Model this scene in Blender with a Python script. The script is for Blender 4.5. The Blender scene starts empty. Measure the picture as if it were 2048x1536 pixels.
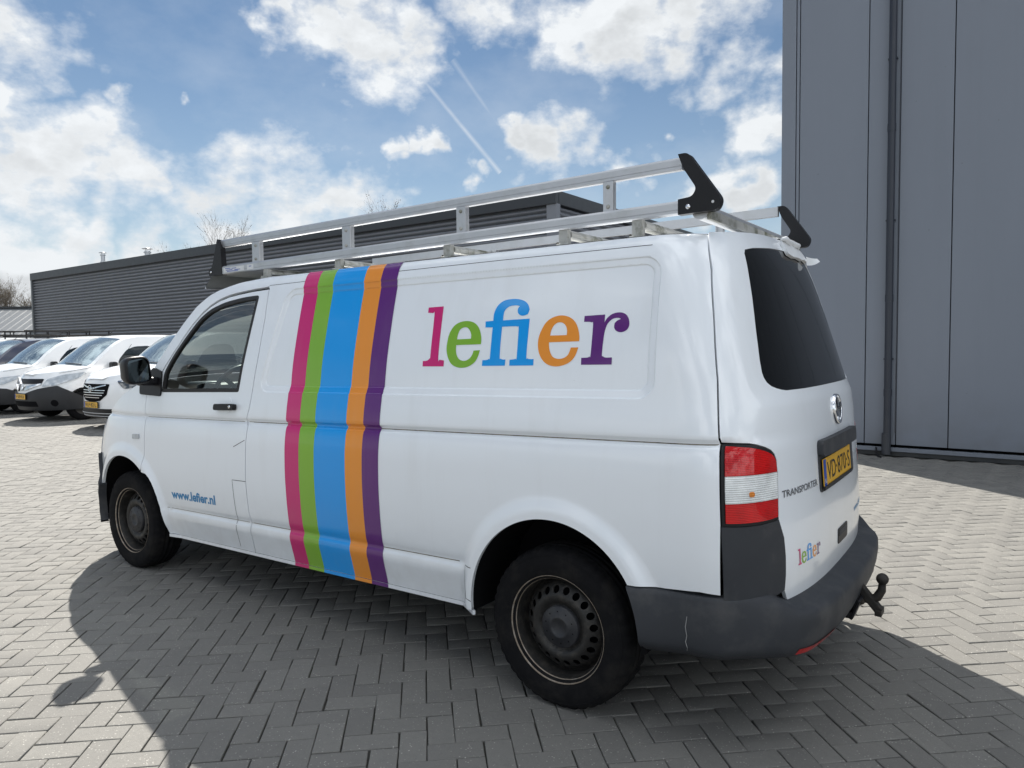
import bpy, bmesh, math, random
import numpy as np
from mathutils import Vector, Matrix
from mathutils.geometry import delaunay_2d_cdt

random.seed(7); rng = np.random.default_rng(7)
scene = bpy.context.scene
R_ = math.radians
COL = scene.collection

# ---------------------------------------------------------------- camera
cam_d = bpy.data.cameras.new('camera'); cam = bpy.data.objects.new('camera', cam_d); COL.objects.link(cam)
_r = Vector((-0.81361817, -0.58125914, -0.01277823)); _u = Vector((0.02088924, -0.05118982, 0.99847045)); _d = Vector((0.58102419, -0.81210677, -0.05379103))
cam.matrix_world = Matrix(((_r.x, _u.x, -_d.x, -0.5595), (_r.y, _u.y, -_d.y, 3.3634), (_r.z, _u.z, -_d.z, 1.4874), (0, 0, 0, 1)))
cam_d.sensor_fit = 'HORIZONTAL'; cam_d.sensor_width = 36; cam_d.lens = 36 * 1442.02 / 2048
cam_d.clip_start = .05; cam_d.clip_end = 2000
scene.camera = cam

# ---------------------------------------------------------------- light
SUN = Vector((.845, -.656, 1.0)).normalized()          # direction towards the sun
sun_d = bpy.data.lights.new('sun', 'SUN'); sun = bpy.data.objects.new('sun', sun_d); COL.objects.link(sun)
sun_d.energy = 4.0; sun_d.angle = R_(.53); sun_d.color = (1.0, .95, .87)
sun.rotation_euler = SUN.to_track_quat('Z', 'Y').to_euler()
scene.view_settings.view_transform = 'Standard'; scene.view_settings.look = 'None'
scene.view_settings.gamma = 1; scene.view_settings.exposure = 1.31
scene.view_settings.use_curve_mapping = False

world = bpy.data.worlds.new('World'); scene.world = world; world.use_nodes = True
def build_world():
    nt = world.node_tree; N = nt.nodes; L = nt.links; N.clear()
    out = N.new('ShaderNodeOutputWorld'); bg = N.new('ShaderNodeBackground'); L.new(bg.outputs[0], out.inputs[0])
    bg.inputs[1].default_value = .068
    sky = N.new('ShaderNodeTexSky'); sky.sky_type = 'NISHITA'; sky.sun_disc = False
    sky.sun_elevation = math.asin(SUN.z); sky.sun_rotation = math.atan2(SUN.x, SUN.y)
    sky.air_density = 1.0; sky.dust_density = .0; sky.ozone_density = 1.0
    tc = N.new('ShaderNodeTexCoord'); nrm = N.new('ShaderNodeVectorMath'); nrm.operation = 'NORMALIZE'
    L.new(tc.outputs['Generated'], nrm.inputs[0]); D = nrm.outputs[0]
    def math_(op, a, b=None, c=None, clamp=False):
        n = N.new('ShaderNodeMath'); n.operation = op; n.use_clamp = clamp
        for i, v in enumerate((a, b, c)):
            if v is None: continue
            if isinstance(v, (int, float)): n.inputs[i].default_value = v
            else: L.new(v, n.inputs[i])
        return n.outputs[0]
    def vdot(v, c):
        n = N.new('ShaderNodeVectorMath'); n.operation = 'DOT_PRODUCT'; L.new(v, n.inputs[0]); n.inputs[1].default_value = c
        return n.outputs['Value']
    def noise(vec, scale, detail, rough, dist=0.0):
        n = N.new('ShaderNodeTexNoise'); n.inputs['Scale'].default_value = scale; n.inputs['Detail'].default_value = detail
        n.inputs['Roughness'].default_value = rough; n.inputs['Distortion'].default_value = dist
        L.new(vec, n.inputs['Vector']); return n.outputs['Fac']
    sep = N.new('ShaderNodeSeparateXYZ'); L.new(D, sep.inputs[0])
    # stretch towards the horizon: clouds are seen flatter there
    mul = N.new('ShaderNodeVectorMath'); mul.operation = 'MULTIPLY'; mul.inputs[1].default_value = (1, 1, 1.7); L.new(D, mul.inputs[0])
    n1 = noise(mul.outputs[0], 5.2, 9, .58); n2 = noise(mul.outputs[0], 17, 7, .62); n3 = noise(mul.outputs[0], 2.1, 3, .5)
    offv = N.new('ShaderNodeVectorMath'); offv.operation = 'ADD'; L.new(mul.outputs[0], offv.inputs[0]); offv.inputs[1].default_value = (SUN.x * .035 , SUN.y * .035, SUN.z * .045)
    n1b = noise(offv.outputs[0], 5.2, 6, .58); n4 = noise(mul.outputs[0], 46, 5, .6)
    # cumulus masses: centre direction and angular radius, measured in a billowing, noise-warped sky
    def warpv(vec, scale, amp, detail):
        n = N.new('ShaderNodeTexNoise'); n.inputs['Scale'].default_value = scale; n.inputs['Detail'].default_value = detail; L.new(vec, n.inputs['Vector'])
        a = N.new('ShaderNodeVectorMath'); a.operation = 'SUBTRACT'; L.new(n.outputs['Color'], a.inputs[0]); a.inputs[1].default_value = (.5, .5, .5)
        b = N.new('ShaderNodeVectorMath'); b.operation = 'MULTIPLY'; L.new(a.outputs[0], b.inputs[0]); b.inputs[1].default_value = (amp, amp, amp)
        return b.outputs[0]
    w1 = N.new('ShaderNodeVectorMath'); w1.operation = 'ADD'; L.new(D, w1.inputs[0]); L.new(warpv(D, 7, .16, 3), w1.inputs[1])
    w2 = N.new('ShaderNodeVectorMath'); w2.operation = 'ADD'; L.new(w1.outputs[0], w2.inputs[0]); L.new(warpv(D, 26, .075, 4), w2.inputs[1])
    DW = w2.outputs[0]
    best = None
    for (c, r) in CLOUDS:
        d = N.new('ShaderNodeVectorMath'); d.operation = 'DISTANCE'; L.new(DW, d.inputs[0]); d.inputs[1].default_value = c
        f = math_('MULTIPLY_ADD', d.outputs['Value'], -1 / r, 1.0)
        best = f if best is None else math_('SMOOTH_MAX', best, f, .12)
    best = math_('MINIMUM', math_('MULTIPLY', best, 1.45), .95)
    inview = math_('MULTIPLY_ADD', vdot(D, (.575, -.80, .12)), 5.0, -2.75, clamp=True)  # 1 where the placed clouds are, 0 elsewhere in the sky
    free = math_('MULTIPLY_ADD', n3, 5.0, -2.2)
    shape = N.new('ShaderNodeMix'); shape.data_type = 'FLOAT'; L.new(inview, shape.inputs[0]); L.new(free, shape.inputs[2]); L.new(best, shape.inputs[3])
    s = math_('ADD', shape.outputs[0], math_('MULTIPLY_ADD', n1, 2.9, -1.45))
    s = math_('ADD', s, math_('MULTIPLY_ADD', n2, 1.5, -.75))
    s = math_('ADD', s, math_('MULTIPLY_ADD', n4, .55, -.27))
    dens = math_('MULTIPLY_ADD', s, 1.05, .07, clamp=True)
    dens = math_('POWER', dens, 1.5)
    # thin high veil
    veil = math_('MULTIPLY', math_('MULTIPLY_ADD', n1, 3.2, -1.4, clamp=True), .22)
    # contrails: thin great-circle bands
    trail = None
    for (pn, a, b, w, st) in TRAILS:
        off = math_('ABSOLUTE', vdot(D, pn)); t = vdot(D, a); 
        band = math_('MULTIPLY_ADD', off, -1 / w, 1.0, clamp=True)
        m = math_('MULTIPLY', math_('GREATER_THAN', t, b), band); m = math_('MULTIPLY', m, math_('MULTIPLY', n2, st * 2, clamp=True))
        trail = m if trail is None else math_('MAXIMUM', trail, m)
    veil = math_('MAXIMUM', veil, trail)
    # cloud brightness: thick parts greyer, sunward side brighter
    glow = math_('POWER', math_('MAXIMUM', vdot(D, tuple(SUN)), 0.0), 6.0)
    thick = math_('MULTIPLY_ADD', s, .42, -.15, clamp=True)
    relief = math_('MULTIPLY_ADD', math_('SUBTRACT', n1b, n1), 7.0, .48, clamp=True)   # shaded where the cloud thickens towards the sun
    relief = math_('ADD', relief, math_('MULTIPLY_ADD', n2, -1.2, .6))
    grey = math_('MULTIPLY', thick, relief, clamp=True)
    br = math_('MULTIPLY_ADD', grey, -3.3, 5.3)
    anti_fill = math_('MULTIPLY_ADD', vdot(D, (-.52, .42, .74)), 1.05, .02, clamp=True)   # out-of-view clouds boosted to add fill light on the van's shaded side
    br = math_('MULTIPLY', br, math_('MULTIPLY_ADD', anti_fill, 2.3, 1.0)); br = math_('MULTIPLY_ADD', glow, .4, br)
    cc = N.new('ShaderNodeCombineColor')
    L.new(math_('MULTIPLY', br, .965), cc.inputs[0]); L.new(math_('MULTIPLY', br, 1.0), cc.inputs[1]); L.new(math_('MULTIPLY', br, 1.03), cc.inputs[2])
    # pale band near the horizon
    hz = math_('POWER', math_('SUBTRACT', 1.0, math_('ABSOLUTE', sep.outputs[2]), clamp=True), 7.0)
    base = N.new('ShaderNodeMix'); base.data_type = 'RGBA'; L.new(math_('MULTIPLY', hz, .92), base.inputs[0]); 
    tint = N.new('ShaderNodeMix'); tint.data_type = 'RGBA'; tint.blend_type = 'MULTIPLY'; tint.inputs[0].default_value = 1; L.new(sky.outputs[0], tint.inputs[6]); tint.inputs[7].default_value = SKY_TINT
    L.new(tint.outputs[2], base.inputs[6]); base.inputs[7].default_value = (3.9, 4.3, 4.6, 1)
    cl = math_('MAXIMUM', dens, veil)
    mix = N.new('ShaderNodeMix'); mix.data_type = 'RGBA'; L.new(cl, mix.inputs[0]); L.new(base.outputs[2], mix.inputs[6]); L.new(cc.outputs[0], mix.inputs[7])
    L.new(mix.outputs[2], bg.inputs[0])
SKY_TINT = (.415, .445, .455, 1)
CLOUDS = [((0.871, -0.361, 0.334), 0.067), ((0.879, -0.335, 0.340), 0.056), ((0.864, -0.390, 0.317), 0.040), ((0.901, -0.334, 0.277), 0.048), ((0.895, -0.355, 0.268), 0.036), ((0.877, -0.414, 0.243), 0.071), ((0.901, -0.375, 0.219), 0.086), ((0.868, -0.449, 0.214), 0.070), ((0.919, -0.337, 0.206), 0.073), ((0.854, -0.480, 0.202), 0.034), ((0.827, -0.532, 0.183), 0.088), ((0.784, -0.590, 0.191), 0.089), ((0.737, -0.648, 0.190), 0.079), ((0.698, -0.691, 0.187), 0.051), ((0.898, -0.419, 0.131), 0.057), ((0.916, -0.383, 0.123), 0.065), ((0.870, -0.477, 0.128), 0.060), ((0.939, -0.330, 0.103), 0.079), ((0.727, -0.555, 0.405), 0.038), ((0.710, -0.585, 0.393), 0.052), ((0.677, -0.626, 0.387), 0.083), ((0.631, -0.674, 0.385), 0.078), ((0.595, -0.712, 0.373), 0.031), ((0.537, -0.735, 0.415), 0.067), ((0.478, -0.780, 0.403), 0.068), ((0.421, -0.817, 0.395), 0.071), ((0.367, -0.857, 0.361), 0.061), ((0.315, -0.888, 0.334), 0.064), ((0.269, -0.917, 0.296), 0.057), ((0.260, -0.929, 0.262), 0.041), ((0.315, -0.906, 0.282), 0.038), ((0.513, -0.821, 0.253), 0.060), ((0.468, -0.849, 0.245), 0.052), ((0.430, -0.873, 0.231), 0.037), ((0.545, -0.798, 0.257), 0.034), ((0.687, -0.678, 0.263), 0.028), ((0.667, -0.699, 0.259), 0.028), ((0.643, -0.721, 0.258), 0.027), ((0.603, -0.765, 0.225), 0.026), ((0.585, -0.779, 0.227), 0.021), ((0.293, -0.939, 0.182), 0.043), ((0.352, -0.919, 0.176), 0.037), ((0.384, -0.880, 0.279), 0.023), ((0.849, -0.442, 0.290), 0.025), ((0.833, -0.469, 0.294), 0.019), ((0.650, -0.596, 0.472), 0.098), ((0.513, -0.704, 0.491), 0.100), ((0.322, -0.840, 0.437), 0.075), ((0.915, -0.265, 0.306), 0.087), ((0.949, -0.256, 0.185), 0.090), ((0.949, -0.304, 0.079), 0.094)]
TRAILS = [((0.7039, 0.3337, -0.6270), (0.6115, -0.7339, 0.2959), 0.99591, 0.0045, 0.42), ((0.7516, 0.3450, -0.5623), (0.5817, -0.7486, 0.3182), 0.99845, 0.0050, 0.20)]

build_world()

# ---------------------------------------------------------------- body surface of the van (metres, van frame)
def _pchip(xs, ys, x):
    xs = np.array(xs, float); ys = np.array(ys, float)
    h = np.diff(xs); dl = np.diff(ys) / h
    m = np.zeros(len(xs))
    for i in range(1, len(xs) - 1):
        if dl[i-1] * dl[i] > 0:
            w1 = 2*h[i] + h[i-1]; w2 = h[i] + 2*h[i-1]
            m[i] = (w1 + w2) / (w1 / dl[i-1] + w2 / dl[i])
    m[0] = dl[0]; m[-1] = dl[-1]
    i = np.clip(np.searchsorted(xs, x) - 1, 0, len(h) - 1)
    t = (x - xs[i]) / h[i]
    return ((1 + 2*t) * (1 - t)**2 * ys[i] + t * (1 - t)**2 * h[i] * m[i]
            + t*t * (3 - 2*t) * ys[i+1] + t*t * (t - 1) * h[i] * m[i+1])

_PA = [(.20, .86), (.28, .885), (.300, .893), (.325, .899), (.345, .903), (.42, .921), (.478, .933), (.496, .9315), (.507, .9255), (.518, .9245),
       (.530, .927), (.545, .932), (.60, .939), (.70, .947), (.84, .952), (.95, .950), (1.02, .944), (1.07, .9345), (1.082, .929), (1.090, .9205),
       (1.099, .920), (1.108, .930), (1.115, .9345), (1.16, .930), (1.254, .914), (1.40, .893), (1.60, .851), (1.75, .814),
       (1.82, .794), (1.86, .779), (1.885, .766), (1.900, .752), (1.908, .738), (1.95, .60)]
_PB = [p for p in _PA if not (.43 < p[0] < .58)]
_ZT = np.arange(.20, 1.951, .001)
def _smooth(a, s):
    k = np.exp(-.5 * (np.arange(-12, 13) / s)**2); k /= k.sum()
    return np.convolve(np.pad(a, 12, mode='edge'), k, 'valid')
_WA = _smooth(_pchip(*zip(*_PA), _ZT), 1.6)
_WB = _smooth(_pchip(*zip(*_PB), _ZT), 2.5)
def sstep(a, b, x):
    t = np.clip((x - a) / (b - a), 0, 1)
    return t * t * (3 - 2 * t)
def warp_slope(zr):
    return np.interp(zr, [.33, .53, 1.1, 1.27, 1.86], [.0145, .0216, .0205, .016, .002])
def z_of(x, zr):
    return zr - warp_slope(zr) * (np.clip(x, .1, 4.3) - 1.96)
def zr_of(x, z):
    zr = z
    for _ in range(5):
        zr = z + warp_slope(zr) * (np.clip(x, .1, 4.3) - 1.96)
    return zr
REAR_ARCH = (.985, .385, .400)
FRONT_ARCH = (4.402, .372, .402)
def half_width(x, zr):
    f = sstep(1.40, 1.50, x) * (1 - sstep(3.88, 4.0, x))
    w = np.interp(zr, _ZT, _WA) * f + np.interp(zr, _ZT, _WB) * (1 - f)
    z = z_of(x, zr)
    for cx, cz, R in (REAR_ARCH, FRONT_ARCH):
        r = np.hypot(x - cx, z - cz)
        k = (1 - sstep(.026, .105, r - R)) * (1 - sstep(.95, 1.02, zr))
        w = w + np.maximum(.969 - w, 0) * k
    # recessed pressing of the cargo side
    dx = np.minimum(x - (.555 + (zr - 1.33) * .03), (2.915 - (zr - 1.367) * .245) - x)
    dz = np.minimum(zr - 1.258, 1.818 - zr)
    r = .075
    d = r - np.hypot(np.maximum(r - dx, 0), np.maximum(r - dz, 0))
    w = w - .0042 * sstep(0, .0055, d) - .0055 * np.clip((d - .003) / .030, 0, 1) - .0034 * sstep(.030, .0355, d)
    return w
X_REAR = lambda z: _pchip([0, .46, .65, 1.0, 1.24, 1.32, 1.5, 1.7, 1.8, 1.86, 1.95], [.10, .090, .082, .103, .122, .150, .205, .270, .307, .337, .40], z)
X_SIDE = lambda z: _pchip([0, .46, .65, 1.0, 1.24, 1.5, 1.7, 1.86, 1.95], [.10, .090, .084, .100, .135, .201, .266, .335, .39], z)
N_R = 2.8; D_R = .34
N_F = 3.2
X_NOSE = lambda z: _pchip([0, .3, .5, .75, .95, 1.1, 1.3, 2.0], [5.20, 5.23, 5.27, 5.25, 5.16, 5.07, 4.95, 4.9], z)
X_F0 = 4.22
def _arc(n, D, W):
    t = np.linspace(0, np.pi / 2, 4001)
    a = D * np.abs(np.cos(t))**(2 / n); b = W * np.abs(np.sin(t))**(2 / n)
    s = np.concatenate([[0], np.cumsum(np.hypot(np.diff(a), np.diff(b)))])
    return t, s
_TR, _SR = _arc(N_R, D_R, .93); S_REAR = float(_SR[-1])
_TF, _SF = _arc(N_F, 1.0, .93); S_FRONT = float(_SF[-1])
def side_P(x, z):
    xr = X_SIDE(z); q = np.clip((xr + D_R - x) / D_R, 0, .9999)
    p = (1 - q**N_R)**(1 / N_R)
    xn = X_NOSE(z); q = np.clip((x - X_F0) / (xn - X_F0), 0, .9999)
    return p * (1 - q**N_F)**(1 / N_F)
def F_side(u, v):
    """u = x, v = reference height; left side of the body"""
    z = z_of(u, v)
    return np.stack([u + 0 * v, half_width(u, v) * side_P(u, z), z], -1)
def F_rear(u, v):
    """u = signed arc length from the centre line of the tail (positive = left), v = height"""
    s = np.abs(u); sg = np.sign(u)
    z = v
    bl = sstep(.70, .86, s); xr = X_REAR(z) * (1 - bl) + X_SIDE(z) * bl
    th = np.interp(np.minimum(s, S_REAR), _SR, _TR)
    xl = xr + D_R - D_R * np.abs(np.cos(th))**(2 / N_R) + np.maximum(s - S_REAR, 0)
    xl = np.where(s < S_REAR, xl, xr + D_R + (s - S_REAR))
    w = half_width(np.maximum(xl, .1), zr_of(xl, z))
    y = w * np.abs(np.sin(th))**(2 / N_R)
    crown = .045 * (1 - (np.abs(y) / w)**2) * sstep(1.30, 1.90, z)
    return np.stack([xl, sg * y, z + crown + 0 * u], -1)
def F_front(u, v):
    """u = signed arc length from the centre line of the nose, v = reference height"""
    s = np.abs(u); sg = np.sign(u)
    th = np.interp(np.minimum(s, S_FRONT), _SF, _TF)
    z0 = z_of(4.3, v); xn = X_NOSE(z0)
    xl = X_F0 + (xn - X_F0) * np.abs(np.cos(th))**(2 / N_F) - np.maximum(s - S_FRONT, 0)
    z = z_of(xl, v)
    return np.stack([xl, sg * half_width(xl, v) * np.abs(np.sin(th))**(2 / N_F), z], -1)
def front_u(x, v):
    """arc length on the left half of the nose where the surface is at x"""
    xn = float(X_NOSE(z_of(4.3, v)))
    if x <= X_F0: return S_FRONT + (X_F0 - x)
    c = ((x - X_F0) / (xn - X_F0))**(N_F / 2)
    return float(np.interp(np.arccos(min(c, 1)), _TF, _SF))

def rear_u(x, z):
    """arc length on the left half of the tail where the surface is at x"""
    xr = float(X_SIDE(z))
    if x >= xr + D_R: return S_REAR + x - xr - D_R
    c = ((xr + D_R - x) / D_R)**(N_R / 2)
    return float(np.interp(np.arccos(min(c, 1)), _TR, _SR))

# ---------------------------------------------------------------- helpers
def link(o, parent=None):
    COL.objects.link(o)
    if parent is not None: o.parent = parent
    return o
def tag(o, label=None, cat=None, group=None, kind=None):
    if label: o['label'] = label
    if cat: o['category'] = cat
    if group: o['group'] = group
    if kind: o['kind'] = kind
    return o
def empty(name, loc=(0, 0, 0), parent=None):
    o = bpy.data.objects.new(name, None); o.location = loc; o.empty_display_size = .2
    return link(o, parent)
def mk(name, verts, faces, material, parent=None, smooth=False, normals=None, mats=None, fmat=None):
    me = bpy.data.meshes.new(name); me.from_pydata([tuple(map(float, v)) for v in verts], [], [tuple(map(int, f)) for f in faces])
    if mats:
        for m in mats: me.materials.append(m)
        if fmat is not None: me.polygons.foreach_set('material_index', fmat)
    elif material is not None: me.materials.append(material)
    if smooth: me.polygons.foreach_set('use_smooth', [True] * len(me.polygons))
    me.update()
    if normals is not None: me.normals_split_custom_set_from_vertices([tuple(map(float, n)) for n in normals])
    return link(bpy.data.objects.new(name, me), parent)
class MB:
    """collects simple solids, then links them as ONE mesh"""
    def __init__(s): s.v = []; s.f = []; s.sm = []
    def add(s, v, f, sm=False):
        o = len(s.v); s.v += [tuple(p) for p in v]; s.f += [tuple(i + o for i in q) for q in f]; s.sm += [sm] * len(f); return s
    def box(s, c, d, rot=None, bev=0.0):
        bm = bmesh.new(); bmesh.ops.create_cube(bm, size=1)
        for v in bm.verts: v.co = Vector((v.co.x * d[0], v.co.y * d[1], v.co.z * d[2]))
        if bev > 0: bmesh.ops.bevel(bm, geom=bm.edges[:], offset=bev, segments=2, profile=.6, affect='EDGES')
        M = (rot.to_4x4() if rot is not None else Matrix.Identity(4)); M.translation = Vector(c)
        bm.verts.index_update()
        s.add([M @ v.co for v in bm.verts], [[v.index for v in f.verts] for f in bm.faces], False); bm.free(); return s
    def bar(s, a, b, w, h, up=(0, 0, 1), bev=0.0):
        a = Vector(a); b = Vector(b); x = (b - a).normalized(); z = Vector(up); y = z.cross(x).normalized(); z = x.cross(y)
        rot = Matrix((x, y, z)).transposed()
        return s.box((a + b) / 2, ((b - a).length, w, h), rot, bev)
    def tube(s, pts, r, n=10, caps=True, smooth=True):
        pts = [Vector(p) for p in pts]; rs = r if hasattr(r, '__len__') else [r] * len(pts)
        v = []; f = []; prev = None
        for i, p in enumerate(pts):
            t = (pts[min(i + 1, len(pts) - 1)] - pts[max(i - 1, 0)]).normalized()
            if prev is None:
                a = t.orthogonal().normalized()
            else:
                a = (prev - t * prev.dot(t)).normalized()
            prev = a; b = t.cross(a)
            for k in range(n):
                q = 2 * math.pi * k / n; v.append(p + (a * math.cos(q) + b * math.sin(q)) * rs[i])
        for i in range(len(pts) - 1):
            for k in range(n):
                f.append((i * n + k, i * n + (k + 1) % n, (i + 1) * n + (k + 1) % n, (i + 1) * n + k))
        s.add(v, f, smooth)
        if caps: s.add(v[:n], [tuple(range(n))[::-1]]); s.add(v[-n:], [tuple(range(n))])
        return s
    def lathe(s, prof, n=48, M=None, closed=False):
        """prof: list of (radius, axial); axis = local z"""
        v = []; f = []; m = len(prof)
        for k in range(n):
            q = 2 * math.pi * k / n
            for r, a in prof: v.append(Vector((r * math.cos(q), r * math.sin(q), a)))
        for k in range(n):
            for i in range(m - 1 if not closed else m):
                j = (i + 1) % m; kk = (k + 1) % n
                f.append((k * m + i, kk * m + i, kk * m + j, k * m + j))
        if M is not None: v = [M @ p for p in v]
        return s.add(v, f, True)
    def prism(s, poly, depth, M):
        """poly in local xy, extruded from z=0 to z=depth"""
        n = len(poly)
        v = [M @ Vector((p[0], p[1], 0)) for p in poly] + [M @ Vector((p[0], p[1], depth)) for p in poly]
        f = [tuple(range(n))[::-1], tuple(range(n, 2 * n))] + [(i, (i + 1) % n, n + (i + 1) % n, n + i) for i in range(n)]
        return s.add(v, f)
    def build(s, name, material, parent=None):
        o = mk(name, s.v, s.f, material, parent)
        o.data.polygons.foreach_set('use_smooth', s.sm); o.data.update()
        return o
def frame(o, x, y, z=None):
    x = Vector(x).normalized(); y = Vector(y); y = (y - x * y.dot(x)).normalized(); z = x.cross(y)
    M = Matrix((x, y, z)).transposed().to_4x4(); M.translation = Vector(o); return M
def inside(poly, pts):
    poly = np.asarray(poly, float); x = pts[:, 0]; y = pts[:, 1]; r = np.zeros(len(pts), bool)
    x1, y1 = poly[:, 0], poly[:, 1]; x2, y2 = np.roll(x1, -1), np.roll(y1, -1)
    for i in range(len(poly)):
        if y1[i] == y2[i]: continue
        c = ((y1[i] > y) != (y2[i] > y)) & (x < (x2[i] - x1[i]) * (y - y1[i]) / (y2[i] - y1[i]) + x1[i])
        r ^= c
    return r
def resample(poly, d, closed=True):
    out = []; n = len(poly)
    for i in range(n if closed else n - 1):
        a = np.array(poly[i], float); b = np.array(poly[(i + 1) % n], float)
        k = max(1, int(math.ceil(np.linalg.norm(b - a) / d)))
        out += [tuple(a + (b - a) * j / k) for j in range(k)]
    if not closed: out.append(tuple(poly[-1]))
    return out
def area(poly):
    p = np.asarray(poly); return .5 * float(np.sum(p[:, 0] * np.roll(p[:, 1], -1) - np.roll(p[:, 0], -1) * p[:, 1]))
def shrink(poly, d):
    """move every edge of the polygon inwards by d (negative = outwards)"""
    p = [np.array(q, float) for q in poly]; n = len(p); s = 1 if area(poly) > 0 else -1; out = []
    for i in range(n):
        a = p[i] - p[i-1]; b = p[(i+1) % n] - p[i]
        la, lb = np.linalg.norm(a), np.linalg.norm(b)
        if la < 1e-9 or lb < 1e-9: out.append(tuple(p[i])); continue
        na = s * np.array([-a[1], a[0]]) / la; nb = s * np.array([-b[1], b[0]]) / lb
        m = na + nb; q = float(m @ m)
        out.append(tuple(p[i] + m * (2 * d / q if q > .5 else d)))
    return out
def roundpoly(poly, r, n=5):
    """round the corners of a polygon; r is one radius or a list"""
    out = []; m = len(poly)
    for i in range(m):
        rr = r[i] if hasattr(r, '__len__') else r
        p = np.array(poly[i], float); a = np.array(poly[i-1], float) - p; b = np.array(poly[(i+1) % m], float) - p
        la, lb = np.linalg.norm(a), np.linalg.norm(b)
        if rr <= 0: out.append(tuple(p)); continue
        t = min(rr, la * .45, lb * .45); A = p + a / la * t; B = p + b / lb * t
        for k in range(n + 1):
            s = k / n; out.append(tuple((1-s)**2 * A + 2*s*(1-s) * p + s*s * B))
    return out
def circle(cx, cz, r, n=48, a0=0, a1=2 * math.pi):
    return [(cx + r * math.cos(a0 + (a1 - a0) * k / n), cz + r * math.sin(a0 + (a1 - a0) * k / n)) for k in range(n)]
def surf_normals(F, u, v, sign, centre, h=2e-3):
    a = F(u + h, v) - F(u - h, v); b = F(u, v + h) - F(u, v - h)
    n = np.cross(a, b); n /= np.maximum(np.linalg.norm(n, axis=1, keepdims=True), 1e-12)
    P = F(u, v); c = np.asarray(centre)
    flip = np.sum(n * (P - c), axis=1); 
    n = n * np.where(np.sum(flip) < 0, -1, 1)
    return P, n
def panel(name, F, outline, material, parent, holes=(), du=.05, dv=.05, rows=(), extra=(), lip=.014, off=0., mirror=False,
          step=.02, centre=(2.6, 0, 1.0), gap=0., hollow=True, liphole=True, back=False):
    """a pressed sheet: the part of the surface F(u,v) inside `outline`, with real edges turned inwards by `lip`"""
    if gap: outline = shrink(outline, gap)
    loops = [resample(outline, step)] + [resample(h, step) for h in holes]
    pts = []; edges = []
    for lp in loops:
        o = len(pts); pts += lp; edges += [(o + i, o + (i + 1) % len(lp)) for i in range(len(lp))]
    A = np.array(pts); lo = A.min(0); hi = A.max(0)
    g = []
    us = np.arange(lo[0] + du / 2, hi[0], du)
    vs = list(np.arange(lo[1] + dv / 2, hi[1], dv))
    vs = [v for v in vs if not any(abs(v - r) < .012 for r in rows)] + list(rows)
    for j, v in enumerate(vs):
        g += [(u + (du / 2 if j % 2 and v not in rows else 0), v) for u in us]
    g += list(extra)
    if g:
        g = np.array(g); keep = inside(loops[0], g)
        for h in loops[1:]: keep &= ~inside(h, g)
        g = g[keep]
        if len(g):
            ok = np.ones(len(g), bool)
            for i0 in range(0, len(g), 2000):
                d = np.linalg.norm(g[i0:i0+2000, None, :] - A[None, :, :], axis=2).min(1); ok[i0:i0+2000] = d > .006 if step > .005 else d > .002
            g = g[ok]; pts = pts + [tuple(p) for p in g]
    res = delaunay_2d_cdt([Vector(p) for p in pts], edges, [], 0, 1e-6)
    V = np.array([tuple(v) for v in res[0]]); T = np.array([tuple(f) for f in res[2] if len(f) == 3])
    c = V[T].mean(1); keep = inside(loops[0], c)
    for h in loops[1:]: keep &= ~inside(h, c)
    T = T[keep]
    P, Nn = surf_normals(F, V[:, 0], V[:, 1], 1, centre)
    P = P + Nn * off
    mv = [-1, 1, 1] if mirror == 'x' else [1, -1, 1]
    if mirror: P = P * mv; Nn = Nn * mv
    fn = np.cross(P[T[:, 1]] - P[T[:, 0]], P[T[:, 2]] - P[T[:, 0]])
    bad = np.sum(fn * Nn[T[:, 0]], axis=1) < 0; T[bad] = T[bad][:, ::-1]
    verts = list(P); norms = list(Nn); faces = [tuple(t) for t in T]
    if back:
        o = len(verts); verts += list(P - Nn * lip); norms += list(-Nn); faces += [tuple(o + i for i in t[::-1]) for t in T]
    if lip > 0:
        for k, lp in enumerate(loops):
            if k and not liphole: continue
            q = np.array(lp); B, Bn = surf_normals(F, q[:, 0], q[:, 1], 1, centre); B = B + Bn * off
            if mirror: B = B * mv; Bn = Bn * mv
            n = len(lp); o = len(verts)
            tng = np.roll(B, -1, 0) - np.roll(B, 1, 0); side = np.cross(tng, Bn); side /= np.maximum(np.linalg.norm(side, axis=1, keepdims=True), 1e-9)
            verts += list(B) + list(B - Bn * lip); norms += list(side) + list(side)
            faces += [(o + i, o + (i + 1) % n, o + n + (i + 1) % n, o + n + i) for i in range(n)]
    # consistent side normals: flip lip faces whose winding disagrees
    VV = np.array(verts); NN = np.array(norms)
    out = []
    for f in faces:
        a, b, c2 = VV[f[0]], VV[f[1]], VV[f[2]]
        if len(f) == 4 and np.dot(np.cross(b - a, c2 - a), NN[f[0]]) < 0: f = f[::-1]
        out.append(f)
    return mk(name, verts, out, material, parent, smooth=True, normals=norms)
def text_mesh(s, weight=0.0, spacing=1.0):
    cu = bpy.data.curves.new('t', 'FONT'); cu.body = s; cu.size = 1; cu.offset = weight; cu.space_character = spacing; cu.resolution_u = 4
    o = bpy.data.objects.new('t', cu); COL.objects.link(o)
    bpy.context.view_layer.update()
    me = o.evaluated_get(bpy.context.evaluated_depsgraph_get()).to_mesh()
    v = np.array([tuple(p.co)[:2] for p in me.vertices]); f = [tuple(p.vertices) for p in me.polygons]
    o.to_mesh_clear(); bpy.data.objects.remove(o); bpy.data.curves.remove(cu)
    v -= v.min(0); return v, f
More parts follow.
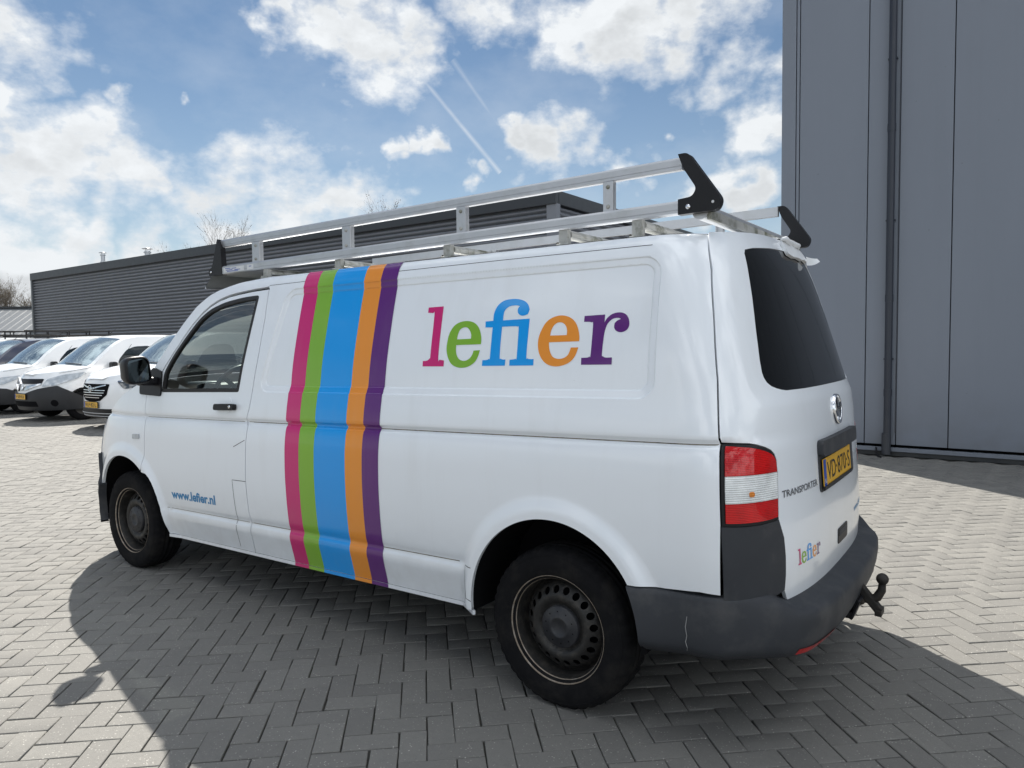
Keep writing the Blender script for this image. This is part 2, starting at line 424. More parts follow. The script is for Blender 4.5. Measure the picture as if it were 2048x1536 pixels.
def lay_text(name, s, fn, w, h, material, parent, weight=0.0, depth=0.0, spacing=1.0, smooth_n=None):
    """flat lettering: fn(a, b) -> 3-D point for a in 0..w (reading direction), b in 0..h"""
    v, f = text_mesh(s, weight, spacing); m = v.max(0); v = v / m * [w, h]
    P = np.array([fn(a, b) for a, b in v])
    c = P[list(f[0])]; n = np.cross(P[f[0][1]] - P[f[0][0]], P[f[0][2]] - P[f[0][0]])
    P = list(P); faces = list(f)
    return mk(name, P, faces, material, parent)

# ---------------------------------------------------------------- materials
def new_mat(name):
    m = bpy.data.materials.new(name); m.use_nodes = True; nt = m.node_tree
    b = nt.nodes['Principled BSDF']; return m, nt, b
class NG:
    """small node helper"""
    def __init__(s, nt): s.nt = nt; s.N = nt.nodes; s.L = nt.links
    def tex(s, kind='Object'):
        if not hasattr(s, '_tc'): s._tc = s.N.new('ShaderNodeTexCoord')
        return s._tc.outputs[kind]
    def map(s, v, scale=(1, 1, 1), rot=(0, 0, 0)):
        n = s.N.new('ShaderNodeMapping'); s.L.new(v, n.inputs[0]); n.inputs['Scale'].default_value = scale; n.inputs['Rotation'].default_value = rot; return n.outputs[0]
    def noise(s, v, scale, detail=4, rough=.55, out='Fac'):
        n = s.N.new('ShaderNodeTexNoise'); n.inputs['Scale'].default_value = scale; n.inputs['Detail'].default_value = detail; n.inputs['Roughness'].default_value = rough
        s.L.new(v, n.inputs['Vector']); return n.outputs[out]
    def voro(s, v, scale, out='Distance', rnd=1):
        n = s.N.new('ShaderNodeTexVoronoi'); n.inputs['Scale'].default_value = scale; n.inputs['Randomness'].default_value = rnd; s.L.new(v, n.inputs['Vector']); return n.outputs[out]
    def m(s, op, a, b=None, c=None, clamp=False):
        n = s.N.new('ShaderNodeMath'); n.operation = op; n.use_clamp = clamp
        for i, x in enumerate((a, b, c)):
            if x is None: continue
            if isinstance(x, (int, float)): n.inputs[i].default_value = x
            else: s.L.new(x, n.inputs[i])
        return n.outputs[0]
    def ramp(s, x, lo, hi): 
        return s.m('MULTIPLY_ADD', x, 1 / (hi - lo), -lo / (hi - lo), clamp=True)
    def mix(s, f, a, b):
        n = s.N.new('ShaderNodeMix'); n.data_type = 'RGBA'
        for i, x in ((0, f), (6, a), (7, b)):
            if isinstance(x, (int, float)): n.inputs[i].default_value = x
            elif isinstance(x, tuple): n.inputs[i].default_value = (*x, 1) if len(x) == 3 else x
            else: s.L.new(x, n.inputs[i])
        return n.outputs[2]
    def bump(s, h, strength, dist=.01, prev=None):
        n = s.N.new('ShaderNodeBump'); n.inputs['Strength'].default_value = strength; n.inputs['Distance'].default_value = dist; s.L.new(h, n.inputs['Height'])
        if prev is not None: s.L.new(prev, n.inputs['Normal'])
        return n.outputs[0]
def simple(name, col, rough=.5, metal=0., coat=0., spec=.5, var=0., vs=8., bump=0., bs=200., coord='Object', rvar=0., dirt=None):
    m, nt, b = new_mat(name); g = NG(nt)
    b.inputs['Roughness'].default_value = rough; b.inputs['Metallic'].default_value = metal
    b.inputs['Specular IOR Level'].default_value = spec
    if coat: b.inputs['Coat Weight'].default_value = coat; b.inputs['Coat Roughness'].default_value = .06
    c = tuple(col)
    n = g.noise(g.tex(coord), vs, 5, .6)
    k = max(var, .03)
    colr = g.mix(n, tuple(x * (1 - k) for x in c), tuple(min(x * (1 + k), 1) for x in c))
    if dirt:
        d, amt, sc = dirt
        colr = g.mix(g.m('MULTIPLY', g.ramp(g.noise(g.tex(coord), sc, 6, .65), .48, .68), amt), colr, d)
    nt.links.new(colr, b.inputs['Base Color'])
    if rvar: nt.links.new(g.m('MULTIPLY_ADD', g.noise(g.tex(coord), vs * 1.7, 4), rvar, rough - rvar / 2, clamp=True), b.inputs['Roughness'])
    if bump: nt.links.new(g.bump(g.noise(g.tex(coord), bs, 4), bump, .004), b.inputs['Normal'])
    return m
def paint(name, col, dirt=True, rough=.32, film=False):
    """car paint under clear coat, with road film low down, dust specks and faint streaks"""
    m, nt, b = new_mat(name); g = NG(nt); o = g.tex('Object')
    if film: b.inputs['Specular IOR Level'].default_value = .12
    sep = g.N.new('ShaderNodeSeparateXYZ'); g.L.new(o, sep.inputs[0]); z = sep.outputs[2]
    b.inputs['Roughness'].default_value = rough; b.inputs['Coat Weight'].default_value = 1; b.inputs['Coat IOR'].default_value = 1.5
    n = g.noise(o, 3.0, 6, .6); n2 = g.noise(g.map(o, (9, 9, .8)), 1.0, 5, .6)
    c = g.mix(g.m('MULTIPLY', n, .10), tuple(col), tuple(x * .86 for x in col))
    if dirt:
        low = g.ramp(z, .75, .25)
        film_ = g.m('MULTIPLY', low, g.m('MULTIPLY_ADD', g.noise(o, 9, 6, .65), .9, -.10, clamp=True))
        c = g.mix(g.m('MULTIPLY', film_, .25 if film else .60), c, (.30, .285, .25))
        c = g.mix(g.m('MULTIPLY', g.ramp(n2, .52, .80), .05 if film else .10), c, (.42, .40, .36))
        sp = g.ramp(g.voro(o, 34, 'Distance'), .045, .02); msk = g.ramp(g.noise(o, 5, 3), .55, .7)
        c = g.mix(g.m('MULTIPLY', g.m('MULTIPLY', sp, msk), .55), c, (.16, .14, .12))
    g.L.new(c, b.inputs['Base Color'])
    cr = g.m('MULTIPLY_ADD', g.noise(o, 14, 5), .10, .03); cr = g.m('MULTIPLY_ADD', g.ramp(z, .8, .25), .18, cr) if dirt else cr
    g.L.new(cr, b.inputs['Coat Roughness'])
    g.L.new(g.bump(g.noise(o, 2.2, 1, .3), .03, .02), b.inputs['Coat Normal'])
    return m
def glass(name, tint, refl=1.0, rough=0.0):
    m = bpy.data.materials.new(name); m.use_nodes = True; nt = m.node_tree; N = nt.nodes; L = nt.links; N.clear()
    out = N.new('ShaderNodeOutputMaterial'); mx = N.new('ShaderNodeMixShader'); tr = N.new('ShaderNodeBsdfTransparent'); gl = N.new('ShaderNodeBsdfGlossy'); fr = N.new('ShaderNodeFresnel')
    fr.inputs[0].default_value = 1.5; tr.inputs[0].default_value = (*tint, 1); gl.inputs['Roughness'].default_value = rough
    mm = N.new('ShaderNodeMath'); mm.operation = 'MULTIPLY_ADD'; mm.inputs[1].default_value = 1.5 * refl; mm.inputs[2].default_value = .02; mm.use_clamp = True
    L.new(fr.outputs[0], mm.inputs[0]); L.new(mm.outputs[0], mx.inputs[0]); L.new(tr.outputs[0], mx.inputs[1]); L.new(gl.outputs[0], mx.inputs[2]); L.new(mx.outputs[0], out.inputs[0])
    return m
M = {}
M['white'] = paint('white_paint', (.79, .825, .865))
for k, c in (('magenta', (.56, .008, .15)), ('green', (.20, .42, .022)), ('blue', (.0, .30, .78)), ('orange', (.78, .27, .02)), ('purple', (.10, .010, .16))):
    M[k] = paint(k + '_film', c, dirt=True, rough=.30, film=True)
M['bumper'] = simple('grained_grey_plastic', (.036, .039, .045), .55, spec=.28, var=.18, vs=6, bump=.25, bs=900, rvar=.2, dirt=((.13, .125, .12), .35, 4))
M['black'] = simple('black_plastic', (.009, .009, .011), .42, spec=.3, var=.2, bump=.1, bs=700)
M['dark'] = simple('unlit_black', (.006, .006, .007), .9, spec=.1)
M['rubber'] = simple('tyre_rubber', (.0085, .0085, .0095), .9, var=.3, vs=12, bump=.3, bs=300, spec=.12, dirt=((.035, .032, .028), .4, 9))
M['scuff'] = simple('pale_scuff', (.30, .30, .30), .8, var=.4, vs=60)
M['grime'] = simple('grime_in_the_groove', (.20, .18, .14), .9, var=.5, vs=30, dirt=((.03, .03, .022), .9, 26))
M['bumper_dark'] = simple('dark_plastic_bumper', (.016, .017, .020), .5)
M['rubberseal'] = simple('window_rubber', (.012, .012, .013), .6)
M['steel'] = simple('weathered_black_steel', (.026, .025, .024), .50, metal=.35, var=.35, vs=25, bump=.3, bs=150, rvar=.3, dirt=((.09, .078, .065), .45, 26))
M['rimedge'] = simple('chipped_rim_flange', (.24, .195, .15), .55, metal=.4, var=.5, vs=40, dirt=((.38, .34, .30), .9, 35), bump=.2)
M['hub'] = simple('hub_cap_plastic', (.018, .019, .023), .5, var=.3, vs=20, dirt=((.05, .048, .045), .5, 18))
M['alu'] = simple('anodised_aluminium', (.50, .51, .53), .36, metal=.7, var=.08, vs=10, rvar=.15, dirt=((.26, .26, .22), .18, 12))
M['alu_dirty'] = simple('algae_stained_aluminium', (.42, .42, .40), .55, metal=.5, var=.2, vs=8, dirt=((.07, .075, .03), .9, 10), bump=.2)
M['chrome'] = simple('chrome', (.75, .76, .78), .12, metal=1)
M['glass'] = glass('door_glass', (.88, .95, .93), 1.3); M['glass_low'] = glass('windscreen_glass', (.85, .93, .90), .6)
M['privacy'] = simple('dark_privacy_glass', (.004, .0045, .005), .05, spec=.22, var=.2, coord='Object')
M['car_glass'] = simple('car_window', (.012, .018, .020), .04, spec=.8)
M['windscreen'] = simple('coated_windscreen', (.34, .42, .46), .05, metal=.75)
M['interior'] = simple('interior_plastic', (.035, .035, .038), .65, var=.2)
M['fabric'] = simple('seat_fabric', (.05, .052, .058), .9, var=.2, bump=.3, bs=400)
M['plate'] = simple('yellow_plate', (.66, .37, .02), .35, var=.08, vs=30)
M['ink'] = simple('black_ink', (.01, .01, .01), .5)
M['eu_blue'] = simple('plate_blue', (.01, .06, .35), .4)
M['urlblue'] = simple('lettering_blue', (.02, .20, .42), .4)
M['mirror'] = simple('mirror_glass', (.045, .058, .066), .04, metal=1)
M['iron'] = simple('rusty_black_iron', (.022, .020, .018), .6, metal=.3, var=.4, vs=30, bump=.5, bs=120, dirt=((.07, .05, .035), .5, 25))
M['tape'] = simple('torn_white_plastic', (.72, .74, .76), .35, var=.1, vs=20)
M['sticker'] = simple('pale_label', (.62, .63, .64), .5, var=.15, vs=60)
M['navy'] = paint('navy_paint', (.012, .018, .05), dirt=False)
M['white2'] = paint('white_paint_parked', (.84, .85, .86), dirt=False)
M['lampclear'] = simple('headlamp_lens', (.42, .46, .50), .08, spec=1.0, var=.5, vs=14, coat=.5)
M['lampdark'] = simple('headlamp_dark', (.05, .055, .06), .08, spec=1.0, var=.5, vs=14, coat=.5)
def lens(name, col, ribs, rough=.1):
    m, nt, b = new_mat(name); g = NG(nt); o = g.tex('Object')
    n = g.noise(o, 16, 3); sep = g.N.new('ShaderNodeSeparateXYZ'); g.L.new(o, sep.inputs[0])
    w = g.m('SINE', g.m('MULTIPLY', sep.outputs[2], 2 * math.pi / ribs))
    c = g.mix(g.ramp(n, .30, .70), tuple(x * .72 for x in col), tuple(min(1, x * 1.2) for x in col))
    g.L.new(g.mix(g.m('MULTIPLY', g.ramp(w, -.2, .9), .5), c, tuple(min(1, x * 1.35) for x in col)), b.inputs['Base Color'])
    b.inputs['Roughness'].default_value = .30; b.inputs['Specular IOR Level'].default_value = .1; b.inputs['Coat Weight'].default_value = .8; b.inputs['Coat Roughness'].default_value = .03
    b.inputs['Subsurface Weight'].default_value = 0
    g.L.new(g.bump(w, .5, .002), b.inputs['Normal'])
    return m
M['lens_red'] = lens('red_lens', (.52, .004, .006), .006)
M['lens_white'] = lens('clear_lens', (.70, .72, .72), .0075)
M['lens_amber'] = lens('amber_lens', (.70, .22, .02), .008)

# ---------------------------------------------------------------- ground
def ground_mat(far):
    m, nt, b = new_mat('concrete_paver' if not far else 'paving_far'); g = NG(nt)
    geo = g.N.new('ShaderNodeNewGeometry'); pos = geo.outputs['Position']
    if far: tint = g.noise(pos, 3.5, 2)
    else:
        a = g.N.new('ShaderNodeAttribute'); a.attribute_name = 'tint'; tint = a.outputs['Fac']
        oi = g.N.new('ShaderNodeObjectInfo')
    base = g.mix(tint, (.158, .153, .142), (.200, .194, .178)) if not far else g.mix(tint, (.178, .174, .165), (.205, .201, .190))
    big = g.noise(pos, .45, 5, .6); base = g.mix(g.m('MULTIPLY', g.ramp(big, .42, .70), .35), base, (.135, .131, .122))
    fine = g.noise(pos, 260, 3, .7); base = g.mix(g.m('MULTIPLY', g.ramp(fine, .35, .70), .40), base, (.085, .084, .081))
    mid = g.noise(pos, 28, 5, .65); base = g.mix(g.m('MULTIPLY', g.ramp(mid, .50, .75), .30), base, (.105, .104, .098))
    # pale aggregate and shell grit
    v = g.voro(pos, 105, 'Distance'); vc = g.voro(pos, 105, 'Color'); sp = g.N.new('ShaderNodeSeparateColor'); g.L.new(vc, sp.inputs[0])
    grit = g.m('MULTIPLY', g.ramp(v, .36, .22), g.m('GREATER_THAN', sp.outputs[0], .80))
    clus = g.m('MULTIPLY_ADD', g.ramp(g.noise(pos, 9, 4, .6), .42, .62), .8, .2)
    base = g.mix(g.m('MULTIPLY', grit, g.m('MULTIPLY', clus, .55)), base, (.52, .50, .46))
    v2 = g.voro(pos, 60, 'Distance'); dk = g.m('MULTIPLY', g.ramp(v2, .09, .05), g.ramp(g.noise(pos, 14, 3), .55, .65)); base = g.mix(g.m('MULTIPLY', dk, .8), base, (.05, .05, .045))
    # oil and damp stains
    st = g.ramp(g.noise(pos, 1.7, 4, .5), .66, .78); base = g.mix(g.m('MULTIPLY', st, .0 if far else .35), base, (.10, .098, .09))
    g.L.new(base, b.inputs['Base Color']); b.inputs['Roughness'].default_value = .82; b.inputs['Specular IOR Level'].default_value = .35
    bp = g.bump(fine, .35, .004); bp = g.bump(g.noise(pos, 60, 4), .4, .004, bp); g.L.new(bp, b.inputs['Normal'])
    return m
M['paver'] = ground_mat(False); M['paving_far'] = ground_mat(True)
def joint_mat():
    m, nt, b = new_mat('sand_joint'); g = NG(nt); geo = g.N.new('ShaderNodeNewGeometry'); p = geo.outputs['Position']
    c = g.mix(g.noise(p, 30, 5, .7), (.030, .029, .025), (.062, .059, .050)); c = g.mix(g.ramp(g.noise(p, 2.2, 4), .55, .7), c, (.035, .045, .02))
    g.L.new(c, b.inputs['Base Color']); b.inputs['Roughness'].default_value = 1; g.L.new(g.bump(g.noise(p, 300, 3), .8, .01), b.inputs['Normal']); return m
M['joint'] = joint_mat()
TH = -2.4011; UW = .1056; PO = np.array([2.9826, 2.0227])
pu = np.array([math.cos(TH), math.sin(TH)]); pw = np.array([-math.sin(TH), math.cos(TH)])
CAMXY = np.array([-.56, 3.36]); VD = np.array([.5814, -.8136])
def ground_sheet():
    # the yard goes on to the horizon; where single bricks are laid the sheet is cut away
    base = math.atan2(VD[1], VD[0]); sec = []
    for k in range(41): q = base + R_(45.5) * (k / 20 - 1); sec.append((CAMXY[0] + 23.8 * math.cos(q), CAMXY[1] + 23.8 * math.sin(q)))
    for k in range(25): q = base + R_(45.5) + (2 * math.pi - R_(91)) * (k / 24); sec.append((CAMXY[0] + 2.5 * math.cos(q), CAMXY[1] + 2.5 * math.sin(q)))
    big = [(-600, -600), (600, -600), (600, 600), (-600, 600)]
    pts = big + sec; ed = [(i, (i + 1) % 4) for i in range(4)] + [(4 + i, 4 + (i + 1) % len(sec)) for i in range(len(sec))]
    r = delaunay_2d_cdt([Vector(p) for p in pts], ed, [], 0, 1e-6); V = np.array([tuple(v) for v in r[0]]); T = [tuple(f) for f in r[2] if not inside(sec, V[list(f)].mean(0)[None])[0]]
    g = mk('ground', [(x, y, -.0015) for x, y in V], T, M['paving_far']); tag(g, kind='structure'); return sec
def paving():
    sec = ground_sheet()
    K = 260; a, c = np.meshgrid(np.arange(-K, K), np.arange(-2 * K, 2 * K), indexing='ij'); a = a.ravel(); c = c.ravel()
    ox = 2 * a + c; oy = -2 * a + c
    # (centre in brick units, half sizes)
    cx = np.concatenate([ox + 1.0, ox - .5]); cy = np.concatenate([oy + .5, oy + 1.0])
    hx = np.concatenate([np.full(len(a), 1.0), np.full(len(a), .5)]); hy = np.concatenate([np.full(len(a), .5), np.full(len(a), 1.0)])
    P = PO + UW * (cx[:, None] * pu + cy[:, None] * pw)
    rel = P - CAMXY; dist = np.hypot(*rel.T); ang = np.arccos(np.clip((rel @ VD) / np.maximum(dist, 1e-6), -1, 1))
    keep = ((dist < 24) & (ang < R_(46))) | (dist < 2.6)
    keep &= ~((P[:, 1] < -6.93))
    P = P[keep]; hx = hx[keep]; hy = hy[keep]; dist = dist[keep]; ang = ang[keep]
    n = len(P)
    # which bricks show largest: near, in front of the lens and not under the van
    z = (P - CAMXY) @ VD; lat = (P - CAMXY) @ np.array([-.8136, -.5814])
    vis = (z > 1.95) & (np.abs(lat) < z * .70)
    hidden = (P[:, 0] > .1) & (P[:, 0] < 5.1) & (P[:, 1] < .75)
    score = np.where(vis & ~hidden, dist, 99); big = np.argsort(score)[:300]; isbig = np.zeros(n, bool); isbig[big] = True
    tint = np.clip(rng.normal(.5, .24, n), 0, 1); tint[rng.random(n) < .03] -= .55
    rot = rng.normal(0, .009, n); dz = rng.normal(0, .0011, n); tx = rng.normal(0, .004, n); ty = rng.normal(0, .004, n)
    jx = rng.normal(0, .0012, (n, 2))
    def brick(i, local=False):
        h = .0030
        X = hx[i] * UW - .0023; Y = hy[i] * UW - .0023
        r = .0034
        if dist[i] < 9 or local: rings = [(0, -.03), (0, -h), (r * .45, -h * .25), (r, 0)]
        else: rings = [(0, -.02), (0, -.0012), (.002, 0)]
        v = []
        for d, zz in rings:
            for sx, sy in ((-1, -1), (1, -1), (1, 1), (-1, 1)): v.append((sx * (X - d), sy * (Y - d), zz))
        f = []
        for k in range(len(rings) - 1):
            for q in range(4): f.append((4*k + q, 4*k + (q+1) % 4, 4*k + 4 + (q+1) % 4, 4*k + 4 + q))
        m = 4 * (len(rings) - 1); f.append((m, m+1, m+2, m+3)); return v, f
    def place(i, v):
        v = np.array(v); cr, sr = math.cos(rot[i]), math.sin(rot[i])
        x = v[:, 0] * cr - v[:, 1] * sr; y = v[:, 0] * sr + v[:, 1] * cr
        q = P[i] + jx[i] + x[:, None] * pu + y[:, None] * pw
        return np.column_stack([q, v[:, 2] + dz[i] + tx[i] * v[:, 0] + ty[i] * v[:, 1]])
    sx = shrink(sec, -.3)
    pav = mk('pavement', [(x, y, -.009) for x, y in sx], [tuple(range(len(sx)))], M['joint']); tag(pav, kind='structure')
    V = []; Fc = []; tv = []; o = 0; lens_ = []
    for i in range(n):
        if isbig[i]: continue
        v, f = brick(i); V.append(place(i, v)); Fc += [tuple(o + k for k in q) for q in f]; tv += [tint[i]] * len(v); o += len(v)
    V = np.concatenate(V)
    me = bpy.data.meshes.new('paving_bricks'); me.vertices.add(len(V)); me.vertices.foreach_set('co', V.ravel().astype(np.float32))
    F = np.array(Fc, dtype=np.int32); me.loops.add(F.size); me.loops.foreach_set('vertex_index', F.ravel()); me.polygons.add(len(F))
    me.polygons.foreach_set('loop_start', np.arange(0, F.size, 4, dtype=np.int32)); me.update(calc_edges=True); me.validate()
    at = me.attributes.new('tint', 'FLOAT', 'POINT'); at.data.foreach_set('value', np.array(tv, np.float32)); me.materials.append(M['paver'])
    ob = link(bpy.data.objects.new('paving_bricks', me), pav); tag(ob, kind='stuff')
    protos = {}
    for i in big:
        key = (hx[i] > hy[i], int(tint[i] * 7.99))
        if key not in protos:
            v, f = brick(i, True); v = [tuple(p) for p in np.column_stack([np.array(v)[:, :1] * pu + np.array(v)[:, 1:2] * pw, np.array(v)[:, 2]])]
            me = bpy.data.meshes.new('brick'); me.from_pydata(v, [], f); me.materials.append(M['paver'])
            at = me.attributes.new('tint', 'FLOAT', 'POINT'); at.data.foreach_set('value', [float(tint[i])] * len(v)); protos[key] = me
        b = bpy.data.objects.new('brick', protos[key]); b.location = (P[i][0] + jx[i][0], P[i][1] + jx[i][1], dz[i]); b.rotation_euler = (tx[i], ty[i], rot[i]); link(b, pav)
    return n
paving()

# ---------------------------------------------------------------- warehouse on the right (smooth sandwich panels)
def clad_mat(name, col):
    m, nt, b = new_mat(name); g = NG(nt); geo = g.N.new('ShaderNodeNewGeometry'); p = geo.outputs['Position']
    c = g.mix(g.noise(g.map(p, (1, 1, .25)), 1.2, 5, .6), tuple(x * .9 for x in col), tuple(x * 1.08 for x in col))
    sep = g.N.new('ShaderNodeSeparateXYZ'); g.L.new(p, sep.inputs[0])
    st = g.m('MULTIPLY', g.ramp(sep.outputs[2], .9, .05), g.ramp(g.noise(p, 3, 5), .3, .7)); c = g.mix(g.m('MULTIPLY', st, .35), c, (.10, .10, .095))
    run = g.ramp(g.noise(g.map(p, (9, 9, .25)), 1.0, 5, .6), .52, .80); c = g.mix(g.m('MULTIPLY', run, .10), c, tuple(x * .7 for x in col))
    sc = g.ramp(g.voro(p, 3.1, 'Distance'), .035, .02); c = g.mix(g.m('MULTIPLY', sc, .4), c, tuple(x * .45 for x in col))
    g.L.new(c, b.inputs['Base Color']); b.inputs['Roughness'].default_value = .42; b.inputs['Specular IOR Level'].default_value = .5
    g.L.new(g.m('MULTIPLY_ADD', g.noise(p, 5, 4), .2, .32), b.inputs['Roughness'])
    g.L.new(g.bump(g.noise(g.map(p, (1, 1, .3)), 1.5, 2), .12, .02), b.inputs['Normal']); return m
M['clad'] = clad_mat('grey_blue_cladding', (.172, .194, .235)); M['clad_dark'] = clad_mat('anthracite_steel', (.018, .023, .036))
M['corr'] = clad_mat('dark_corrugated_steel', (.19, .20, .225)); M['fascia'] = clad_mat('dark_fascia', (.028, .032, .038))
M['concrete'] = simple('concrete', (.22, .215, .20), .9, var=.25, vs=5, bump=.4, bs=90)
M['shedroof'] = clad_mat('pale_grey_roof_sheet', (.105, .113, .12))
H1 = 9.5; WY = -6.98; XL = 2.27
wh = mk('warehouse', [(-40, WY - .12, 0), (XL - .12, WY - .12, 0), (XL - .12, -45, 0), (-40, -45, 0), (-40, WY - .12, H1), (XL - .12, WY - .12, H1), (XL - .12, -45, H1), (-40, -45, H1)],
        [(0, 1, 5, 4), (1, 2, 6, 5), (2, 3, 7, 6), (3, 0, 4, 7), (4, 5, 6, 7)], M['dark'])
tag(wh, 'tall grey-blue warehouse clad in smooth vertical steel panels with a drainpipe', 'building')
def wpanel(x0, x1, z0=.145, z1=H1 - .25, name='panel', y=WY, d=.055, material='clad'):
    mb = MB(); mb.box(((x0 + x1) / 2, y - d / 2, (z0 + z1) / 2), (x1 - x0 - .010, d, z1 - z0), bev=.006); return mb.build(name, M[material], wh)
seams = [2.045, 1.165, .80, .222] + [.222 - .985 * k for k in range(1, 14)]
wpanel(seams[0] + .012, XL - .02, name='corner_flashing', d=.07); wpanel(seams[0] - .035, seams[0] + .012, name='edge_strip')
xs_ = [seams[0] - .035] + seams[1:]
for i in range(len(xs_) - 1): wpanel(xs_[i + 1], xs_[i])
for k in range(20):
    y1 = WY - .12 - k * 1.1
    MB().box((XL - .06, y1 - .55, H1 / 2), (.055, 1.09, H1 - .5), bev=.006).build('panel', M['clad'], wh)
mb = MB(); mb.box((-19, WY - .01, .085), (42.5, .075, .05), bev=.004); mb.build('base_flashing', M['clad'], wh)
mb = MB(); mb.box((-19, WY - .05, .03), (42.4, .06, .06)); mb.build('plinth', M['fascia'], wh)
MB().box((-19, WY - .03, H1 - .12), (42.6, .16, .26), bev=.01).build('roof_trim', M['fascia'], wh)
# drainpipe with brackets and collars
mb = MB(); px = .885; py = WY + .075
mb.tube([(px, py, .03), (px, py, H1 - .3)], .044, 16); mb.build('drainpipe', M['clad_dark'], wh)
dp = bpy.data.objects['drainpipe']
for z in (.02 + .80, 2.02, 4.15, 6.3, 8.4):
    b = MB().tube([(px, py, z - .045), (px, py, z + .045)], .049, 16).build('collar', M['clad_dark'], dp)
for z in (1.25, 3.0, 5.0, 7.0):
    MB().box((px, py - .03, z), (.112, .05, .022), bev=.004).build('bracket', M['clad_dark'], dp)
MB().tube([(px + .01, py, .30), (px + .01, py, .03)], .054, 16).build('pipe_shoe', M['clad_dark'], dp)
for dx in (-.085,): MB().box((px + dx, WY + .004, (H1) / 2), (.008, .022, H1 - .6)).build('joint_strip', M['clad_dark'], wh)
# black cable end coming out of the wall beside the pipe
cb = MB().tube([(1.02, WY + .02, .10), (1.01, WY + .06, .07), (1.0, WY + .10, .03), (.97, WY + .18, .012), (.93, WY + .24, .010)], .012, 8).build('cable_end', M['black'])
tag(cb, 'short black cable end lying on the paving beside the drainpipe foot', 'cable')

# ---------------------------------------------------------------- dark corrugated hall on the left
HB = 7.30; BY = -20.0; BX0, BX1 = 14.05, 60.3
hall = mk('corrugated_hall', [(BX0 + .1, BY - .1, 0), (BX1, BY - .1, 0), (BX1, -60, 0), (BX0 + .1, -60, 0), (BX0 + .1, BY - .1, HB - .1), (BX1, BY - .1, HB - .1), (BX1, -60, HB - .1), (BX0 + .1, -60, HB - .1)],
          [(0, 1, 5, 4), (1, 2, 6, 5), (2, 3, 7, 6), (3, 0, 4, 7), (4, 5, 6, 7)], M['fascia'])
tag(hall, 'long low hall clad in dark horizontally corrugated steel behind the parked vans', 'building')
PITCH = .201
def corrugated(p0, p1, z0, z1, out, name):
    """horizontal ribs: trapezoid profile swept from p0 to p1"""
    prof = []; z = z0
    while z < z1 - PITCH * .5:
        prof += [(0.0, z), (0.0, z + PITCH * .14), (.100, z + PITCH * .40), (.112, z + PITCH * .56), (.040, z + PITCH * .88), (0.005, z + PITCH * .985)]; z += PITCH
    v = []; f = []; m = len(prof); o = Vector(out)
    for p in (p0, p1):
        for d, zz in prof: v.append((p[0] + o.x * d, p[1] + o.y * d, zz))
    for i in range(m - 1): f.append((i, i + 1, m + i + 1, m + i))
    ob = mk(name, v, f, M['corr'], hall); tag(ob, kind='stuff'); return ob
corrugated((BX1 - .15, BY - .14), (BX0 + .35, BY - .14), .1, HB - .55, (0, 1, 0), 'corrugated_sheet')
corrugated((BX0 + .08, BY - .35), (BX0 + .08, -59.8), .1, HB - .55, (-1, 0, 0), 'corrugated_sheet')
MB().box(((BX0 + BX1) / 2, BY - .02, HB - .26), (BX1 - BX0 + .16, .22, .52), bev=.02).build('roof_fascia', M['fascia'], hall)
MB().box((BX0 + .03, -40, HB - .26), (.22, 39.7, .52), bev=.02).build('roof_fascia', M['fascia'], hall)
MB().box((BX0 + .14, BY - .10, (HB - .5) / 2), (.46, .28, HB - .5), bev=.02).build('corner_trim', M['corr'], hall)
MB().box((BX1 - .02, BY - .06, (HB) / 2), (.22, .25, HB - .02), bev=.02).build('corner_trim', M['shedroof'], hall)
MB().box((36.2, BY + .12, 6.45), (.10, .16, .12), bev=.01).build('wall_spout', M['fascia'], hall)
# flues on the roof
def flue(x, y, h, r, squat, label):
    t = empty('roof_flue', (x, y, HB - .1)); tag(t, label, 'chimney')
    mb = MB().tube([(0, 0, 0), (0, 0, h)], r, 18); mb.build('pipe', M['alu'], t)
    mb = MB().lathe([(0, h + r * 1.2), (r * .5, h + r * 1.15), (r * 2.0, h + r * .75), (r * 1.95, h + r * .68), (r * .3, h + r * .8)], 20); mb.build('rain_cap', M['alu'], t)
    for zz in ((h * .45, h * .9) if not squat else (h * .8,)): MB().tube([(0, 0, zz), (0, 0, zz + .07)], r * 1.35, 18).build('collar', M['alu'], t)
    for k in range(3): q = k * 2.1; mb = MB(); mb.tube([(r * math.cos(q), r * math.sin(q), h), (r * 1.1 * math.cos(q), r * 1.1 * math.sin(q), h + r * .8)], .012, 5); mb.build('cap_stay', M['alu'], t)
flue(52.6, -21.6, 1.05, .13, False, 'slim steel flue standing near the far end of the hall roof')
flue(46.2, -21.4, .72, .17, True, 'squat steel roof vent nearer the middle of the hall roof')

